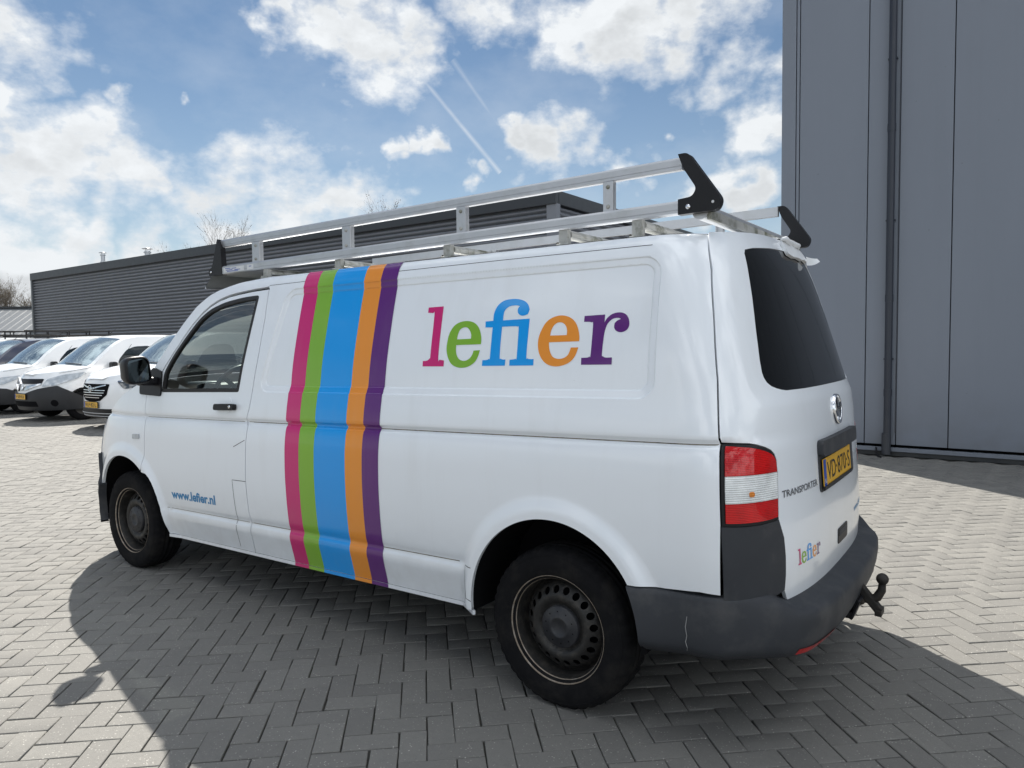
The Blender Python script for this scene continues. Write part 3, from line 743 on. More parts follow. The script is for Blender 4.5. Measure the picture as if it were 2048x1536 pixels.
# ---------------------------------------------------------------- pale shed beyond the hall's far end
def shed_():
    r0 = Vector((114.5, -28.0, 7.0)); r1 = Vector((100.2, -38.2, 7.0)); d = (r1 - r0).normalized(); n = Vector((-d.y, d.x, 0));
    if n.x > 0: n = -n
    e0 = r0 + n * 9.5 + d * 1.5; e1 = r1 + n * 9.5 + d * 1.5; e0.z = e1.z = 3.2; b0 = r0 - n * 9.5; b1 = r1 - n * 9.5
    sh = mk('shed', [(e0.x, e0.y, 0), (e1.x, e1.y, 0), (b1.x, b1.y, 0), (b0.x, b0.y, 0), (e0.x, e0.y, 3.1), (e1.x, e1.y, 3.1), (b1.x, b1.y, 3.1), (b0.x, b0.y, 3.1), (r0.x, r0.y, 6.9), (r1.x, r1.y, 6.9)],
            [(0, 1, 5, 4), (1, 2, 6, 9, 5), (2, 3, 7, 6), (3, 0, 4, 8, 7)], M['shedroof']); tag(sh, 'low shed with a pale ribbed pitched roof beyond the dark hall', 'building')
    v = []; f = []; L = (r1 - r0).length; k = 0.
    while k < L:
        for dx, dz in ((0, 0), (.60, 0), (.64, .012), (.96, .012)):
            a = r0 + d * (k + dx); e = e0 + d * (k + dx); v += [(e.x, e.y, e.z + dz), (a.x, a.y, a.z + dz)]
        k += 1.0
    for i in range(len(v) // 2 - 1): f.append((2*i, 2*i + 1, 2*i + 3, 2*i + 2))
    mk('ribbed_roof', v, f, M['shedroof'], sh)['kind'] = 'stuff'
    mk('back_slope', [tuple(r0 + Vector((0, 0, .05))), tuple(r1 + Vector((0, 0, .05))), (b1.x, b1.y, 3.2), (b0.x, b0.y, 3.2)], [(0, 1, 2, 3)], M['shedroof'], sh)
    MB().bar(r0 + Vector((0, 0, .14)), r1 + Vector((0, 0, .14)), .5, .16).build('ridge_cap', M['fascia'], sh)
shed_()

# ---------------------------------------------------------------- office row behind the camera (seen only mirrored in the paint)
off = mk('office_building', [(-30, 44, 0), (34, 44, 0), (34, 54, 0), (-30, 54, 0), (-30, 44, 4.2), (34, 44, 4.2), (34, 54, 4.2), (-30, 54, 4.2)],
         [(0, 1, 5, 4), (1, 2, 6, 5), (2, 3, 7, 6), (3, 0, 4, 7), (4, 5, 6, 7)], M['concrete']); tag(off, 'low pale office building across the yard facing the van', 'building')
for i in range(14):
    x = -27 + i * 4.4
    w = MB().box((x, 43.97, 2.2), (3.2, .10, 2.0), bev=.01).build('window', M['fascia'], off)
    MB().box((x, 43.93, 2.2), (3.0, .06, 1.8)).build('pane', M['windscreen'], w)

# ---------------------------------------------------------------- the white van
van = empty('cargo_van'); tag(van, 'long white panel van with five coloured stripes and a ladder rack on its roof', 'van')
ROWS = [.33, .345, .48, .490, .497, .502, .507, .512, .518, .524, .530, .537, .545, .56, 1.05, 1.07, 1.077, 1.082, 1.086, 1.090, 1.0945, 1.099, 1.1035, 1.108, 1.1115, 1.116, 1.13, 1.84, 1.86, 1.875, 1.885, 1.893, 1.899]
RP = [(.555, 1.258), (.575, 1.818), (2.805, 1.818), (2.942, 1.258)]
REC = []
RD = (-.006, -.001, .0005, .0018, .0032, .0046, .006, .010, .020, .0285, .030, .0315, .033, .0345, .036, .040)
for d in RD:
    REC += resample(roundpoly(shrink(RP, d), max(.075 - d, .03), 8), .016)
def arch(c, dr=0.0, a0=-40, a1=220, n=60):
    cx, cz, R = c; R += dr
    return [(cx + R * math.cos(R_(a0 + (a1 - a0) * k / n)), zr_of(cx + R * math.cos(R_(a0 + (a1 - a0) * k / n)), cz + R * math.sin(R_(a0 + (a1 - a0) * k / n)))) for k in range(n + 1)]
def arch_grid(c):
    out = []
    for dr in (.008, .016, .026, .036, .05, .066, .084, .104, .125): out += resample(arch(c, dr, -30, 210, 40), .03, False)
    return out
SEAM_R = [(.299, .560), (.296, .818), (.303, 1.0), (.310, 1.098), (.334, 1.331), (.370, 1.555), (.408, 1.752), (.452, 1.899)]
SEAM_D = [(3.000, 1.842), (2.980, 1.829), (2.966, 1.655), (2.972, 1.454), (2.996, 1.27), (3.006, 1.175), (3.034, 1.090), (3.017, 1.075), (3.023, .952), (3.033, .752), (3.029, .563), (3.020, .531), (3.024, .481), (3.032, .328)]
DOOR_TOP = [(2.980, 1.829), (3.12, 1.824), (3.257, 1.814), (3.36, 1.803), (3.45, 1.784), (3.54, 1.752), (3.613, 1.712), (3.70, 1.646), (3.766, 1.583), (3.86, 1.487), (3.946, 1.396), (4.02, 1.312), (4.085, 1.262), (4.138, 1.244)]
DOOR_FRONT = [(4.138, 1.244), (4.137, 1.12), (4.132, 1.041), (4.130, .92), (4.133, .859), (4.150, .775)]
fa = arch(FRONT_ARCH, .0, 30, 205, 60)
# where the front arch lies behind the door seam
arch_door = [p for p in arch(FRONT_ARCH, .0, 126, 129, 2)] + [(4.10, .724), (4.068, .702), (4.036, .668), (4.010, .630), (3.985, .585), (3.961, .525), (3.943, .45), (3.930, .37)]
DOOR = (SEAM_D[1:][::-1] + DOOR_TOP[1:] + DOOR_FRONT[1:-1] + [(4.148, .79), (4.153, .757)] + arch_door[1:] + [(3.926, .328)])
SILLV = .328
ra = arch(REAR_ARCH, .0, -12, 194, 70)
SIDE = ([(SEAM_D[-1][0], SILLV)] + SEAM_D[1:-1][::-1] + [(2.995, 1.848), (2.99, 1.905)] + [(.452, 1.905)] + SEAM_R[::-1][1:]
        + [(.37, .566), (.502, .558), (.600, .549)] + [p for p in ra if p[0] > .6 or p[1] > .56][0:] )
SIDE = [p for p in SIDE]
# make the lower end of the rear arch meet bumper (rear) and sill (front)
k0 = min(range(len(ra)), key=lambda i: abs(ra[i][1] - .549) + (0 if ra[i][0] < .985 else 9))
k1 = min(range(len(ra)), key=lambda i: abs(ra[i][1] - .345) + (0 if ra[i][0] > .985 else 9))
arcpts = ra[min(k0, k1):max(k0, k1) + 1]
if arcpts[0][0] > arcpts[-1][0]: arcpts = arcpts[::-1]
SIDE = ([(SEAM_D[-1][0], SILLV)] + SEAM_D[1:-1][::-1] + [(2.995, 1.848), (2.99, 1.905), (.452, 1.905)] + SEAM_R[::-1][1:]
        + [(.37, .566), (.502, .558)] + arcpts + [(1.383, SILLV)])
WIN = roundpoly([(3.128, 1.258), (3.098, 1.45), (3.072, 1.66), (3.060, 1.797), (3.20, 1.793), (3.39, 1.773), (3.53, 1.738), (3.63, 1.686), (3.761, 1.570), (3.872, 1.459), (3.945, 1.366), (3.955, 1.249)],
                [.012, .0, .0, .02, .05, .06, .06, .06, .06, .06, .03, .012], 4)
FENDER_T = [(4.138, 1.244), (4.20, 1.262), (4.30, 1.250)]
# E: height (reference) of the edge between side and top surfaces, by x
EX = [2.95, 3.01, 3.29, 3.477, 3.572, 3.687, 3.796, 3.906, 3.995, 4.068, 4.16, 4.25, 4.36, 4.457, 4.60, 4.74, 4.88, 5.00, 5.08, 5.14]
EZ = [1.905, 1.904, 1.885, 1.852, 1.824, 1.767, 1.676, 1.570, 1.478, 1.402, 1.335, 1.300, 1.262, 1.226, 1.148, 1.065, .985, .905, .84, .78]
def edge_z(x): return np.interp(x, EX, EZ)
def rail_pts(a, b, n, dv=0.): 
    return [(x, float(edge_z(x)) + dv) for x in np.linspace(a, b, n)]
for side_, mir in (('L', False), ('R', True)):
    sp = panel('side_panel', F_side, SIDE, M['white'], van, du=.045, dv=.045, rows=ROWS, extra=REC + arch_grid(REAR_ARCH), mirror=mir, gap=.0030, lip=.016, step=.018)
    if not mir: side_panel = sp
    dr = panel('front_door', F_side, DOOR, M['white'], van, holes=[WIN], du=.045, dv=.045, rows=[r for r in ROWS if r < 1.2], extra=arch_grid(FRONT_ARCH), mirror=mir, gap=.0030, lip=.018, step=.016)
    if not mir: front_door = dr
    else: front_door_r = dr
    # rubber frame and glass
    WO = shrink(WIN, -.001); WI = shrink(WIN, .020)
    panel('window_seal', F_side, WO, M['rubberseal'], dr, holes=[WI], du=.05, dv=.05, mirror=mir, off=.0015, lip=.022, step=.02)
    panel('window_pane', F_side, shrink(WIN, .006), M['glass'], dr, du=.08, dv=.08, mirror=mir, off=-.010, lip=0, step=.03)
    # A-pillar outer strip above the door, up to the roof edge and round to the fender
    cant = ([(2.99, 1.8465), (2.994, 1.8430)] + [(3.0, 1.8425)] + [(x, z + .013) for x, z in DOOR_TOP[1:-1]] + [(4.138, 1.258), (4.20, 1.262)] + [(4.25, 1.26)] + rail_pts(4.25, 3.01, 30, 0) + [(2.99, 1.905)])
    panel('roof_pillar', F_side, cant, M['white'], van, du=.03, dv=.02, mirror=mir, gap=.0008, lip=.02, step=.02)
    s0 = front_u(4.138, 1.0)
    # fender in nose coordinates (u = arc length from the nose centre line)
    def fu(x, v): return front_u(x, v)
    fend = [(fu(x, v), v) for x, v in DOOR_FRONT[:-1]] + [(fu(4.147, .79), .79), (fu(4.153, .757), .757)]
    fend += [(fu(x, v), v) for x, v in arch(FRONT_ARCH, 0, 126, 24, 40)]
    fend += [(fu(x, v), v) for x, v in resample([(4.800, .60), (4.86, .70), (4.885, .80), (4.87, .90), (4.84, 1.0)], .02, False)]
    fend += [(fu(x, v), v) for x, v in rail_pts(4.78, 4.22, 16, 0)] + [(fu(4.19, 1.25), 1.258)]
    ag = [(fu(x, v), v) for x, v in arch_grid(FRONT_ARCH) if x < 4.85]
    fd = panel('fender', F_front, fend, M['white'], van, du=.04, dv=.04, rows=[r for r in ROWS if 1.0 < r < 1.2], extra=ag, mirror=mir, gap=.0022, lip=.016, step=.018)
    ind = panel('indicator_lamp', F_side, roundpoly([(4.278, .947), (4.278, .978), (4.192, .980), (4.192, .949)], .008, 3), M['lampclear'], fd, du=.02, dv=.02, mirror=mir, off=.006, lip=.008, step=.01)
    # black underlay so the shut lines read as real gaps
    UND = [(1.40, .34), (3.9, .34)] + [(3.99, .56), (4.10, .74), (4.2, .80), (4.2, 1.27)] + [(x, z + .004) for x, z in DOOR_TOP[1:-2][::-1]] + [(2.99, 1.84), (2.9, 1.86), (.48, 1.88), (.36, 1.5), (.33, 1.1), (.32, .60), (.57, .57)] + [(p[0], p[1]) for p in arch(REAR_ARCH, .02, 155, 25, 30)][::-1] + [(1.40, .5)]
    WB = shrink(WIN, -.012)
    und = [(1.41, .345), (3.90, .345), (3.97, .56), (4.06, .73), (4.19, .84), (4.19, 1.25), (4.10, 1.27), (4.02, 1.33), (3.95, 1.41), (3.77, 1.60), (3.62, 1.73), (3.45, 1.80), (3.26, 1.83), (2.99, 1.845), (2.9, 1.87), (.49, 1.88), (.40, 1.6), (.345, 1.2), (.33, .62), (.55, .60)] + arch(REAR_ARCH, .022, 148, 22, 30)[::1]
    und = [(1.41, .345), (3.90, .345), (3.91, .45), (3.935, .56), (3.99, .68), (4.07, .76), (4.19, .84), (4.19, 1.25), (4.10, 1.27), (4.02, 1.33), (3.95, 1.41), (3.77, 1.60), (3.62, 1.73), (3.45, 1.80), (3.26, 1.83), (2.99, 1.845), (2.9, 1.87), (.49, 1.88), (.40, 1.6), (.345, 1.2), (.33, .62), (.555, .60)] + arch(REAR_ARCH, .022, 150, 20, 30)
    panel('inner_lining', F_side, und, M['dark'], van, holes=[WB], du=.15, dv=.12, rows=[1.06, 1.1, 1.14], extra=[], mirror=mir, off=-.021, lip=0, step=.05)
    # sill flange under door and side
    sy = -1 if mir else 1
    mb = MB()
    pts = [(x, float(F_side(np.array(x), np.array(SILLV))[1]), float(z_of(x, SILLV))) for x in np.linspace(1.375, 3.925, 24)]
    for a, b in zip(pts[:-1], pts[1:]): mb.bar((a[0], sy * (a[1] - .004), a[2] - .008), (b[0], sy * (b[1] - .004), b[2] - .008), .012, .018)
    mb.build('sill_flange', M['white'], van)
    # wheel houses
    for c in (REAR_ARCH, FRONT_ARCH):
        mb = MB(); n = 28; v = []; f = []
        for k in range(n + 1):
            q = R_(-8 + 196 * k / n)
            for yy, rr in ((-.006, c[2] + .003), (-.03, c[2] + .012), (None, c[2] + .012)):
                if c is FRONT_ARCH: rr += .078 * float(sstep(R_(140), R_(178), q)) * (yy is not None or 1)
                xx = c[0] + rr * math.cos(q); zz = c[1] + rr * math.sin(q); yb_ = float(F_side(np.array(xx), np.array(zr_of(xx, zz)))[1])
                v.append((xx, sy * (.62 if yy is None else yb_ + yy), zz))
        for k in range(n):
            for j in range(2): f.append((3*k + j, 3*k + 3 + j, 3*k + 4 + j, 3*k + 1 + j))
        o = len(v); v.append((c[0], sy * .62, c[1])); f += [(3*k + 2, 3*k + 5, o) for k in range(n)]
        mb.add(v, f, False); mb.build('wheel_house', M['dark'], van)

# fuel flap, lower door cut and jack cover lines: flat black strips painting the shade of the gaps
def hairline(name, pts, parent, w=.0032, F=F_side, closed=False):
    """a narrow strip laid on the sheet, black as the shade in a seam"""
    P = resample(pts, .02, closed); V = []; Fc = []
    u = np.array([p[0] for p in P]); v = np.array([p[1] for p in P]); X, Nn = surf_normals(F, u, v, 1, (2.6, 0, 1.0))
    t = np.roll(X, -1, 0) - np.roll(X, 1, 0)
    if not closed: t[0] = X[1] - X[0]; t[-1] = X[-1] - X[-2]
    s = np.cross(t, Nn); s /= np.linalg.norm(s, axis=1, keepdims=True)
    n = len(P)
    for i in range(n): V += [X[i] + s[i] * w / 2 + Nn[i] * .0006, X[i] - s[i] * w / 2 + Nn[i] * .0006]
    for i in range(n if closed else n - 1): j = (i + 1) % n; Fc.append((2*i, 2*i + 1, 2*j + 1, 2*j))
    return mk(name, V, Fc, M['dark'], parent)
hairline('flap_seam', [(3.140, .950), (3.034, .992)], side_panel if False else front_door)
hairline('flap_seam', [(3.033, .757), (3.164, .757), (3.158, .60), (3.152, .534), (3.164, .481), (3.168, .350)], front_door)
hairline('arch_cover_seam', [(1.388, .512), (1.437, .513), (1.428, .45), (1.417, .376), (1.388, .367)], side_panel)
hairline('roof_joint', [(2.985, 1.8490), (2.6, 1.8535), (1.96, 1.8575), (1.3, 1.861), (.62, 1.862)], side_panel, .0025)
# stripes of coloured film
BX = [2.672, 2.555, 2.432, 2.196, 2.074, 1.961]
srows = [r for r in ROWS if r > .30] + [.318, .40, .44]
for i, cname in enumerate(('magenta', 'green', 'blue', 'orange', 'purple')):
    a, b = BX[i + 1], BX[i]
    st = panel('stripe', F_side, [(a, .331), (b, .331), (b, 1.903), (a, 1.903)], M[cname], side_panel, du=.04, dv=.03, rows=ROWS + [1.258 + d_ for d_ in RD] + [1.818 - d_ for d_ in RD], off=.0017, lip=0, step=.012)
    st['label'] = cname + ' stripe of film running over the side'
    mb = MB(); p = lambda x: (x, float(F_side(np.array(x), np.array(SILLV))[1]) + .0026, float(z_of(x, SILLV)) - .008)
    mb.bar(p(a), p(b), .002, .0175); e = mb.build('stripe', M[cname], side_panel); e['label'] = cname + ' stripe end on the sill flange'
GLYPHS = [('magenta',[(1.733,1.667),(1.64,1.668),(1.634,1.436),(1.625,1.421),(1.597,1.417),(1.596,1.39),(1.725,1.391),(1.726,1.416),(1.699,1.418),(1.683,1.43),(1.69,1.629),(1.7,1.639),(1.732,1.642)],None),('green',[(1.394,1.487),(1.394,1.505),(1.401,1.533),(1.419,1.564),(1.447,1.585),(1.486,1.594),(1.529,1.59),(1.563,1.572),(1.584,1.537),(1.59,1.496),(1.588,1.462),(1.574,1.428),(1.552,1.401),(1.521,1.387),(1.487,1.383),(1.451,1.389),(1.418,1.408),(1.402,1.435),(1.396,1.461),(1.431,1.459),(1.437,1.44),(1.453,1.422),(1.479,1.414),(1.507,1.421),(1.525,1.441),(1.533,1.466),(1.534,1.486)],[(1.534,1.512),(1.532,1.533),(1.523,1.555),(1.504,1.565),(1.483,1.564),(1.465,1.549),(1.455,1.531),(1.454,1.513)]),('blue',[(1.376,1.391),(1.376,1.416),(1.353,1.417),(1.34,1.422),(1.336,1.429),(1.34,1.56),(1.38,1.561),(1.383,1.588),(1.341,1.589),(1.342,1.615),(1.336,1.639),(1.321,1.661),(1.29,1.678),(1.235,1.681),(1.191,1.671),(1.166,1.653),(1.155,1.63),(1.162,1.611),(1.186,1.605),(1.207,1.612),(1.216,1.625),(1.215,1.64),(1.208,1.648),(1.225,1.652),(1.254,1.651),(1.277,1.641),(1.288,1.623),(1.288,1.589),(1.149,1.591),(1.145,1.432),(1.139,1.422),(1.129,1.418),(1.107,1.418),(1.106,1.391),(1.229,1.391),(1.23,1.416),(1.209,1.418),(1.198,1.42),(1.194,1.428),(1.2,1.549),(1.205,1.558),(1.22,1.561),(1.289,1.561),(1.284,1.432),(1.277,1.422),(1.267,1.418),(1.252,1.418),(1.252,1.391)],None),('orange',[(0.897,1.488),(0.898,1.507),(0.906,1.536),(0.922,1.565),(0.944,1.584),(0.971,1.595),(1.003,1.598),(1.037,1.59),(1.065,1.571),(1.083,1.54),(1.093,1.506),(1.092,1.471),(1.081,1.438),(1.06,1.41),(1.031,1.392),(0.994,1.386),(0.957,1.392),(0.927,1.407),(0.908,1.431),(0.898,1.463),(0.933,1.463),(0.941,1.437),(0.958,1.422),(0.986,1.417),(1.013,1.425),(1.029,1.446),(1.037,1.47),(1.039,1.487)],[(1.037,1.515),(1.035,1.535),(1.026,1.555),(1.009,1.568),(0.987,1.568),(0.969,1.556),(0.959,1.536),(0.958,1.515)]),('purple',[(0.879,1.392),(0.88,1.42),(0.854,1.421),(0.843,1.425),(0.839,1.433),(0.841,1.553),(0.847,1.563),(0.859,1.566),(0.884,1.567),(0.884,1.591),(0.792,1.593),(0.791,1.561),(0.782,1.577),(0.76,1.594),(0.728,1.599),(0.702,1.59),(0.687,1.57),(0.683,1.545),(0.692,1.527),(0.714,1.519),(0.736,1.525),(0.747,1.54),(0.746,1.557),(0.735,1.567),(0.721,1.572),(0.733,1.577),(0.756,1.574),(0.776,1.556),(0.785,1.529),(0.788,1.498),(0.789,1.433),(0.784,1.425),(0.772,1.42),(0.744,1.42),(0.743,1.392)],None)]

def cat_smooth(P, n=3):
    """smooth the gently turning points of an outline, keep its corners"""
    P = [np.array(p, float) for p in P]; m = len(P); corner = []
    for i in range(m):
        a = P[i] - P[i-1]; b = P[(i+1) % m] - P[i]; c = np.dot(a, b) / (np.linalg.norm(a) * np.linalg.norm(b) + 1e-9); corner.append(c < .72)
    out = []
    for i in range(m):
        j = (i + 1) % m; p0 = P[i-1] if not corner[i] else P[i]; p3 = P[(j+1) % m] if not corner[j] else P[j]
        if corner[i] and corner[j]: out.append(tuple(P[i])); continue
        for k in range(n):
            t = k / n
            out.append(tuple(.5 * (2*P[i] + (P[j] - p0) * t + (2*p0 - 5*P[i] + 4*P[j] - p3) * t*t + (3*P[i] - p0 - 3*P[j] + p3) * t**3)))
    return out
for cname, outer, hole in GLYPHS:
    o = cat_smooth(outer); hs = [cat_smooth(hole)] if hole else []
    lt = panel('letter', F_side, o, M[cname], side_panel, holes=hs, du=.03, dv=.03, off=.0011, lip=0, step=.02)
    lt['label'] = cname + ' slab serif letter of the name on the side'
# url on the door
def side_text(name, s, x0, v0, x1, v1, h, parent, material, weight):
    def fn(a, b):
        L = abs(x1 - x0); x = x0 + (x1 - x0) * a / L; v = v0 + (v1 - v0) * a / L + b
        P, n = surf_normals(F_side, np.array([x]), np.array([v]), 1, (2.6, 0, 1)); return P[0] + n[0] * .0011
    return lay_text(name, s, fn, abs(x1 - x0), h, material, parent, weight)
side_text('web_address', 'www.lefier.nl', 3.838, .586, 3.356, .588, .060, front_door, M['urlblue'], .03)
# door handle with scooped recess and lock
hd = panel('door_handle', F_side, roundpoly([(3.318, 1.152), (3.318, 1.186), (3.124, 1.190), (3.124, 1.156)], .015, 4), M['black'], front_door, du=.02, dv=.015, off=.030, lip=.024, step=.01)
panel('handle_scoop', F_side, circle(3.222, 1.182, .047, 28), M['white'], front_door, du=.02, dv=.02, off=.0022, lip=.002, step=.01)
mb = MB(); P, n = surf_normals(F_side, np.array([3.158]), np.array([1.172]), 1, (2.6, 0, 1)); mb.lathe([(0, .001), (.009, .001), (.010, -.006)], 16, frame(P[0] + n[0] * .031, (1, 0, 0), (0, 0, -1))); mb.build('lock', M['chrome'], hd)
hd2 = panel('door_handle', F_side, roundpoly([(3.318, 1.152), (3.318, 1.186), (3.124, 1.190), (3.124, 1.156)], .015, 4), M['black'], front_door_r, du=.02, dv=.015, off=.030, lip=.024, step=.01, mirror=True)

# ---- roof, windscreen, bonnet
def top_F(x, t):
    """x = station of the side edge, t = -1..1 across"""
    bow = .30 * sstep(3.2, 3.9, x) * (1 - t * t)
    ze = edge_z(np.clip(x, 2.95, 5.14)); zz = z_of(x, ze)
    w = half_width(x, ze) * side_P(x, zz)
    crown = np.interp(x, [0, 3.3, 3.9, 4.3, 4.6, 5.1], [.045, .045, .05, .05, .055, .04]) * (1 - t * t)
    return np.stack([x + bow * (1 - .72 * sstep(4.2, 5.1, x)), w * t, zz + crown], -1)
def grid_obj(name, F, us, vs, material, parent, keep=None, flip=False):
    U, V = np.meshgrid(us, vs, indexing='ij'); P = F(U.ravel(), V.ravel()); n = len(vs); f = []
    for i in range(len(us) - 1):
        for j in range(n - 1): f.append((i*n + j, (i+1)*n + j, (i+1)*n + j + 1, i*n + j + 1))
    o = mk(name, P, f, material, parent, smooth=True); return o
ts = np.linspace(-1, 1, 25)
def roof_F(s, t):
    x0 = .36 + .095 * np.abs(t)**3.2; x = x0 + (3.40 - x0) * s; return top_F(x, t)
grid_obj('roof', roof_F, np.linspace(0, 1, 40), ts, M['white'], van)
grid_obj('windscreen', top_F, np.concatenate([np.linspace(3.415, 4.22, 18)]), ts[1:-1], M['glass_low'], van)
grid_obj('windscreen_frame', top_F, np.linspace(3.395, 3.425, 3), ts, M['rubberseal'], van)
for t0, t1 in ((-1, -.93), (.93, 1)): grid_obj('pillar_trim', top_F, np.linspace(3.40, 4.25, 16), np.linspace(t0, t1, 3), M['bumper'], van)
grid_obj('scuttle', top_F, np.linspace(4.215, 4.30, 4), ts, M['black'], van)
grid_obj('bonnet', top_F, np.linspace(4.305, 5.13, 18), np.linspace(-.995, .995, 25), M['white'], van)
# nose: bumper, grille, headlamps
def fpan(name, pts, material, mir, off=0., lip=.012, par=van, **k): return panel(name, F_front, pts, material, par, mirror=mir, off=off, lip=lip, du=.05, dv=.05, step=.03, **k)
uf = lambda x, v: front_u(x, v)
BSD = resample([(4.805, .59), (4.865, .70), (4.89, .795)], .02, False)
aF = [(uf(x, v), v) for x, v in arch(FRONT_ARCH, 0, 26, -14, 14)]
fb = panel('front_bumper', F_front, [(-.9, .30), (.9, .30)] + [(uf(4.78, .30), .30)] + aF[::-1] + [(uf(x, v), v) for x, v in BSD] + [(.75, .80), (.55, .735), (-.55, .735), (-.75, .80)] + [(-uf(x, v), v) for x, v in BSD[::-1]] + [(-a, b) for a, b in aF] + [(-uf(4.78, .30), .30)],
           M['bumper'], van, du=.06, dv=.05, off=.024, lip=.05, step=.03)
fpan('grille', [(-.52, .76), (.52, .76), (.56, .90), (-.56, .90)], M['black'], False, off=.006)
for mir in (False, True):
    fpan('headlight', [(.545, .745), (.76, .81)] + [(uf(x, v), v) for x, v in resample([(4.90, .805), (4.88, .90), (4.85, 1.0)], .02, False)] + [(.80, .97), (.57, .90)], M['lampclear'], mir, off=.004)
fpan('front_panel', [(-.9, .735), (.9, .735), (.9, 1.0), (-.9, 1.0)], M['black'], False, off=-.025, lip=0)
sb = fpan('bumper_strip', [(.2, .52), (uf(5.02, .5), .52), (uf(5.02, .5), .60), (.2, .60)], M['black'], False, off=.03, par=fb)
MB().box((5.27, 0, .50), (.02, .52, .11)).build('number_plate', M['plate'], fb)

# ---- tailgate, rear lamps and trims in tail coordinates
cl = [(1443, 889)]
LAMP = [(.955, 1.133), (.90, 1.131), (.84, 1.127), (.80, 1.120), (.765, 1.110), (.735, 1.098), (.716, 1.083), (.704, 1.062), (.699, 1.014), (.704, .93), (.712, .848), (.76, .845), (.805, .843), (.882, .843), (.962, .846)]
TRIM = [(.962, .846), (.882, .843), (.805, .843), (.712, .848), (.688, .779), (.684, .713), (.686, .64), (.692, .583), (.773, .568), (.866, .569), (.962, .578)]
SEAM_D2 = resample(SEAM_R, .02, False)
def seam_rear(): return [(rear_u(x, z_of(x, v)), float(z_of(x, v))) for x, v in SEAM_D2]
SR = seam_rear()
dU = SR[2][0]
LAMP = [(min(u, float(np.interp(v, [p[1] for p in SR], [p[0] for p in SR]))) if u > .95 else u, v) for u, v in resample(LAMP, .03)]
TRIM = [(min(u, float(np.interp(v, [p[1] for p in SR], [p[0] for p in SR]))) if u > .94 else u, v) for u, v in resample(TRIM, .03)]
TG_half = [(0, .500), (.30, .505), (.52, .508), (.655, .510), (.675, .55), (.692, .583), (.686, .64), (.684, .713), (.688, .779), (.712, .848), (.704, .93), (.699, 1.014), (.704, 1.062), (.716, 1.083), (.735, 1.098), (.765, 1.110), (.80, 1.120), (.84, 1.127), (.90, 1.131), (.95, 1.134)]
TG_half[-1] = (float(np.interp(1.134, [p[1] for p in SR], [p[0] for p in SR])), 1.134)
TG_half += [p for p in SR if p[1] > 1.2]; TG_half[-1] = (TG_half[-1][0], 1.903)
TG_half = TG_half[:-1] + [TG_half[-1]]
TG = TG_half + [(-u, v) for u, v in TG_half[::-1][:-1]]
RW_half = [(0, 1.845), (.30, 1.840), (.50, 1.834), (.585, 1.826), (.603, 1.810), (.640, 1.66), (.678, 1.52), (.700, 1.42), (.706, 1.375), (.703, 1.355), (.692, 1.338), (.670, 1.324), (.640, 1.315), (.605, 1.308), (.568, 1.304), (.40, 1.303), (0, 1.303)]
RW = RW_half + [(-u, v) for u, v in RW_half[::-1][1:-1]]
PLREC = roundpoly([(.345, .885), (.345, 1.095), (-.335, 1.095), (-.335, .885)], .02, 3)
tg = panel('tailgate', F_rear, TG, M['white'], van, holes=[RW], du=.04, dv=.04, rows=[.62, .66, .70, .78, .80, 1.26, 1.28], lip=.016, gap=.0030, step=.018)
def prof_tg(): pass
rw = panel('rear_window', F_rear, RW, M['privacy'], tg, du=.06, dv=.06, off=-.003, lip=.004, gap=.002, step=.02)
for sgn, mir in ((1, False), (-1, True)):
    lb = panel('rear_lamp', F_rear, LAMP, M['black'], van, du=.04, dv=.03, lip=.02, gap=.0018, mirror=mir, step=.014, off=.002)
    L2 = shrink(LAMP, .014)
    def band(z0, z1, name, mm, umin=None, umax=None):
        """cut the lens outline between two heights"""
        bm_ = bmesh.new(); pts = [bm_.verts.new((p[0], p[1], 0)) for p in resample(L2, .012)]; bm_.faces.new(pts)
        for co, no in (((0, z0, 0), (0, -1, 0)), ((0, z1, 0), (0, 1, 0))) + ((((umin, 0, 0), (-1, 0, 0)), ((umax, 0, 0), (1, 0, 0))) if umin else ()):
            bmesh.ops.bisect_plane(bm_, geom=bm_.verts[:] + bm_.edges[:] + bm_.faces[:], plane_co=co, plane_no=no, clear_outer=True)
        fc = bm_.faces[:][0]; poly = [(v.co.x, v.co.y) for v in fc.verts]; bm_.free()
        return panel(name, F_rear, poly, mm, lb, du=.03, dv=.012, lip=.008, mirror=mir, step=.012, off=.010)
    band(1.0215, 1.2, 'red_lens', M['lens_red']); band(.9265, 1.0205, 'clear_lens', M['lens_white']); band(.8, .9255, 'red_lens', M['lens_red'])
    panel('amber_bulb', F_rear, roundpoly([(.858, .946), (.858, .964), (.836, .964), (.836, .946)], .006, 3), M['lens_amber'], lb, du=.01, dv=.01, lip=.003, off=.0112, mirror=mir, step=.006)
    panel('corner_trim', F_rear, TRIM, M['bumper'], van, du=.05, dv=.05, lip=.02, gap=.0004, mirror=mir, step=.016, off=.003)
und = [(0, .49), (.62, .50), (.92, .56), (.935, 1.12), (.88, 1.5), (.80, 1.86), (0, 1.88)]
und = und + [(-a, b) for a, b in und[::-1][1:-1]]
panel('tail_lining', F_rear, und, M['dark'], van, du=.12, dv=.12, off=-.024, lip=0, step=.05)
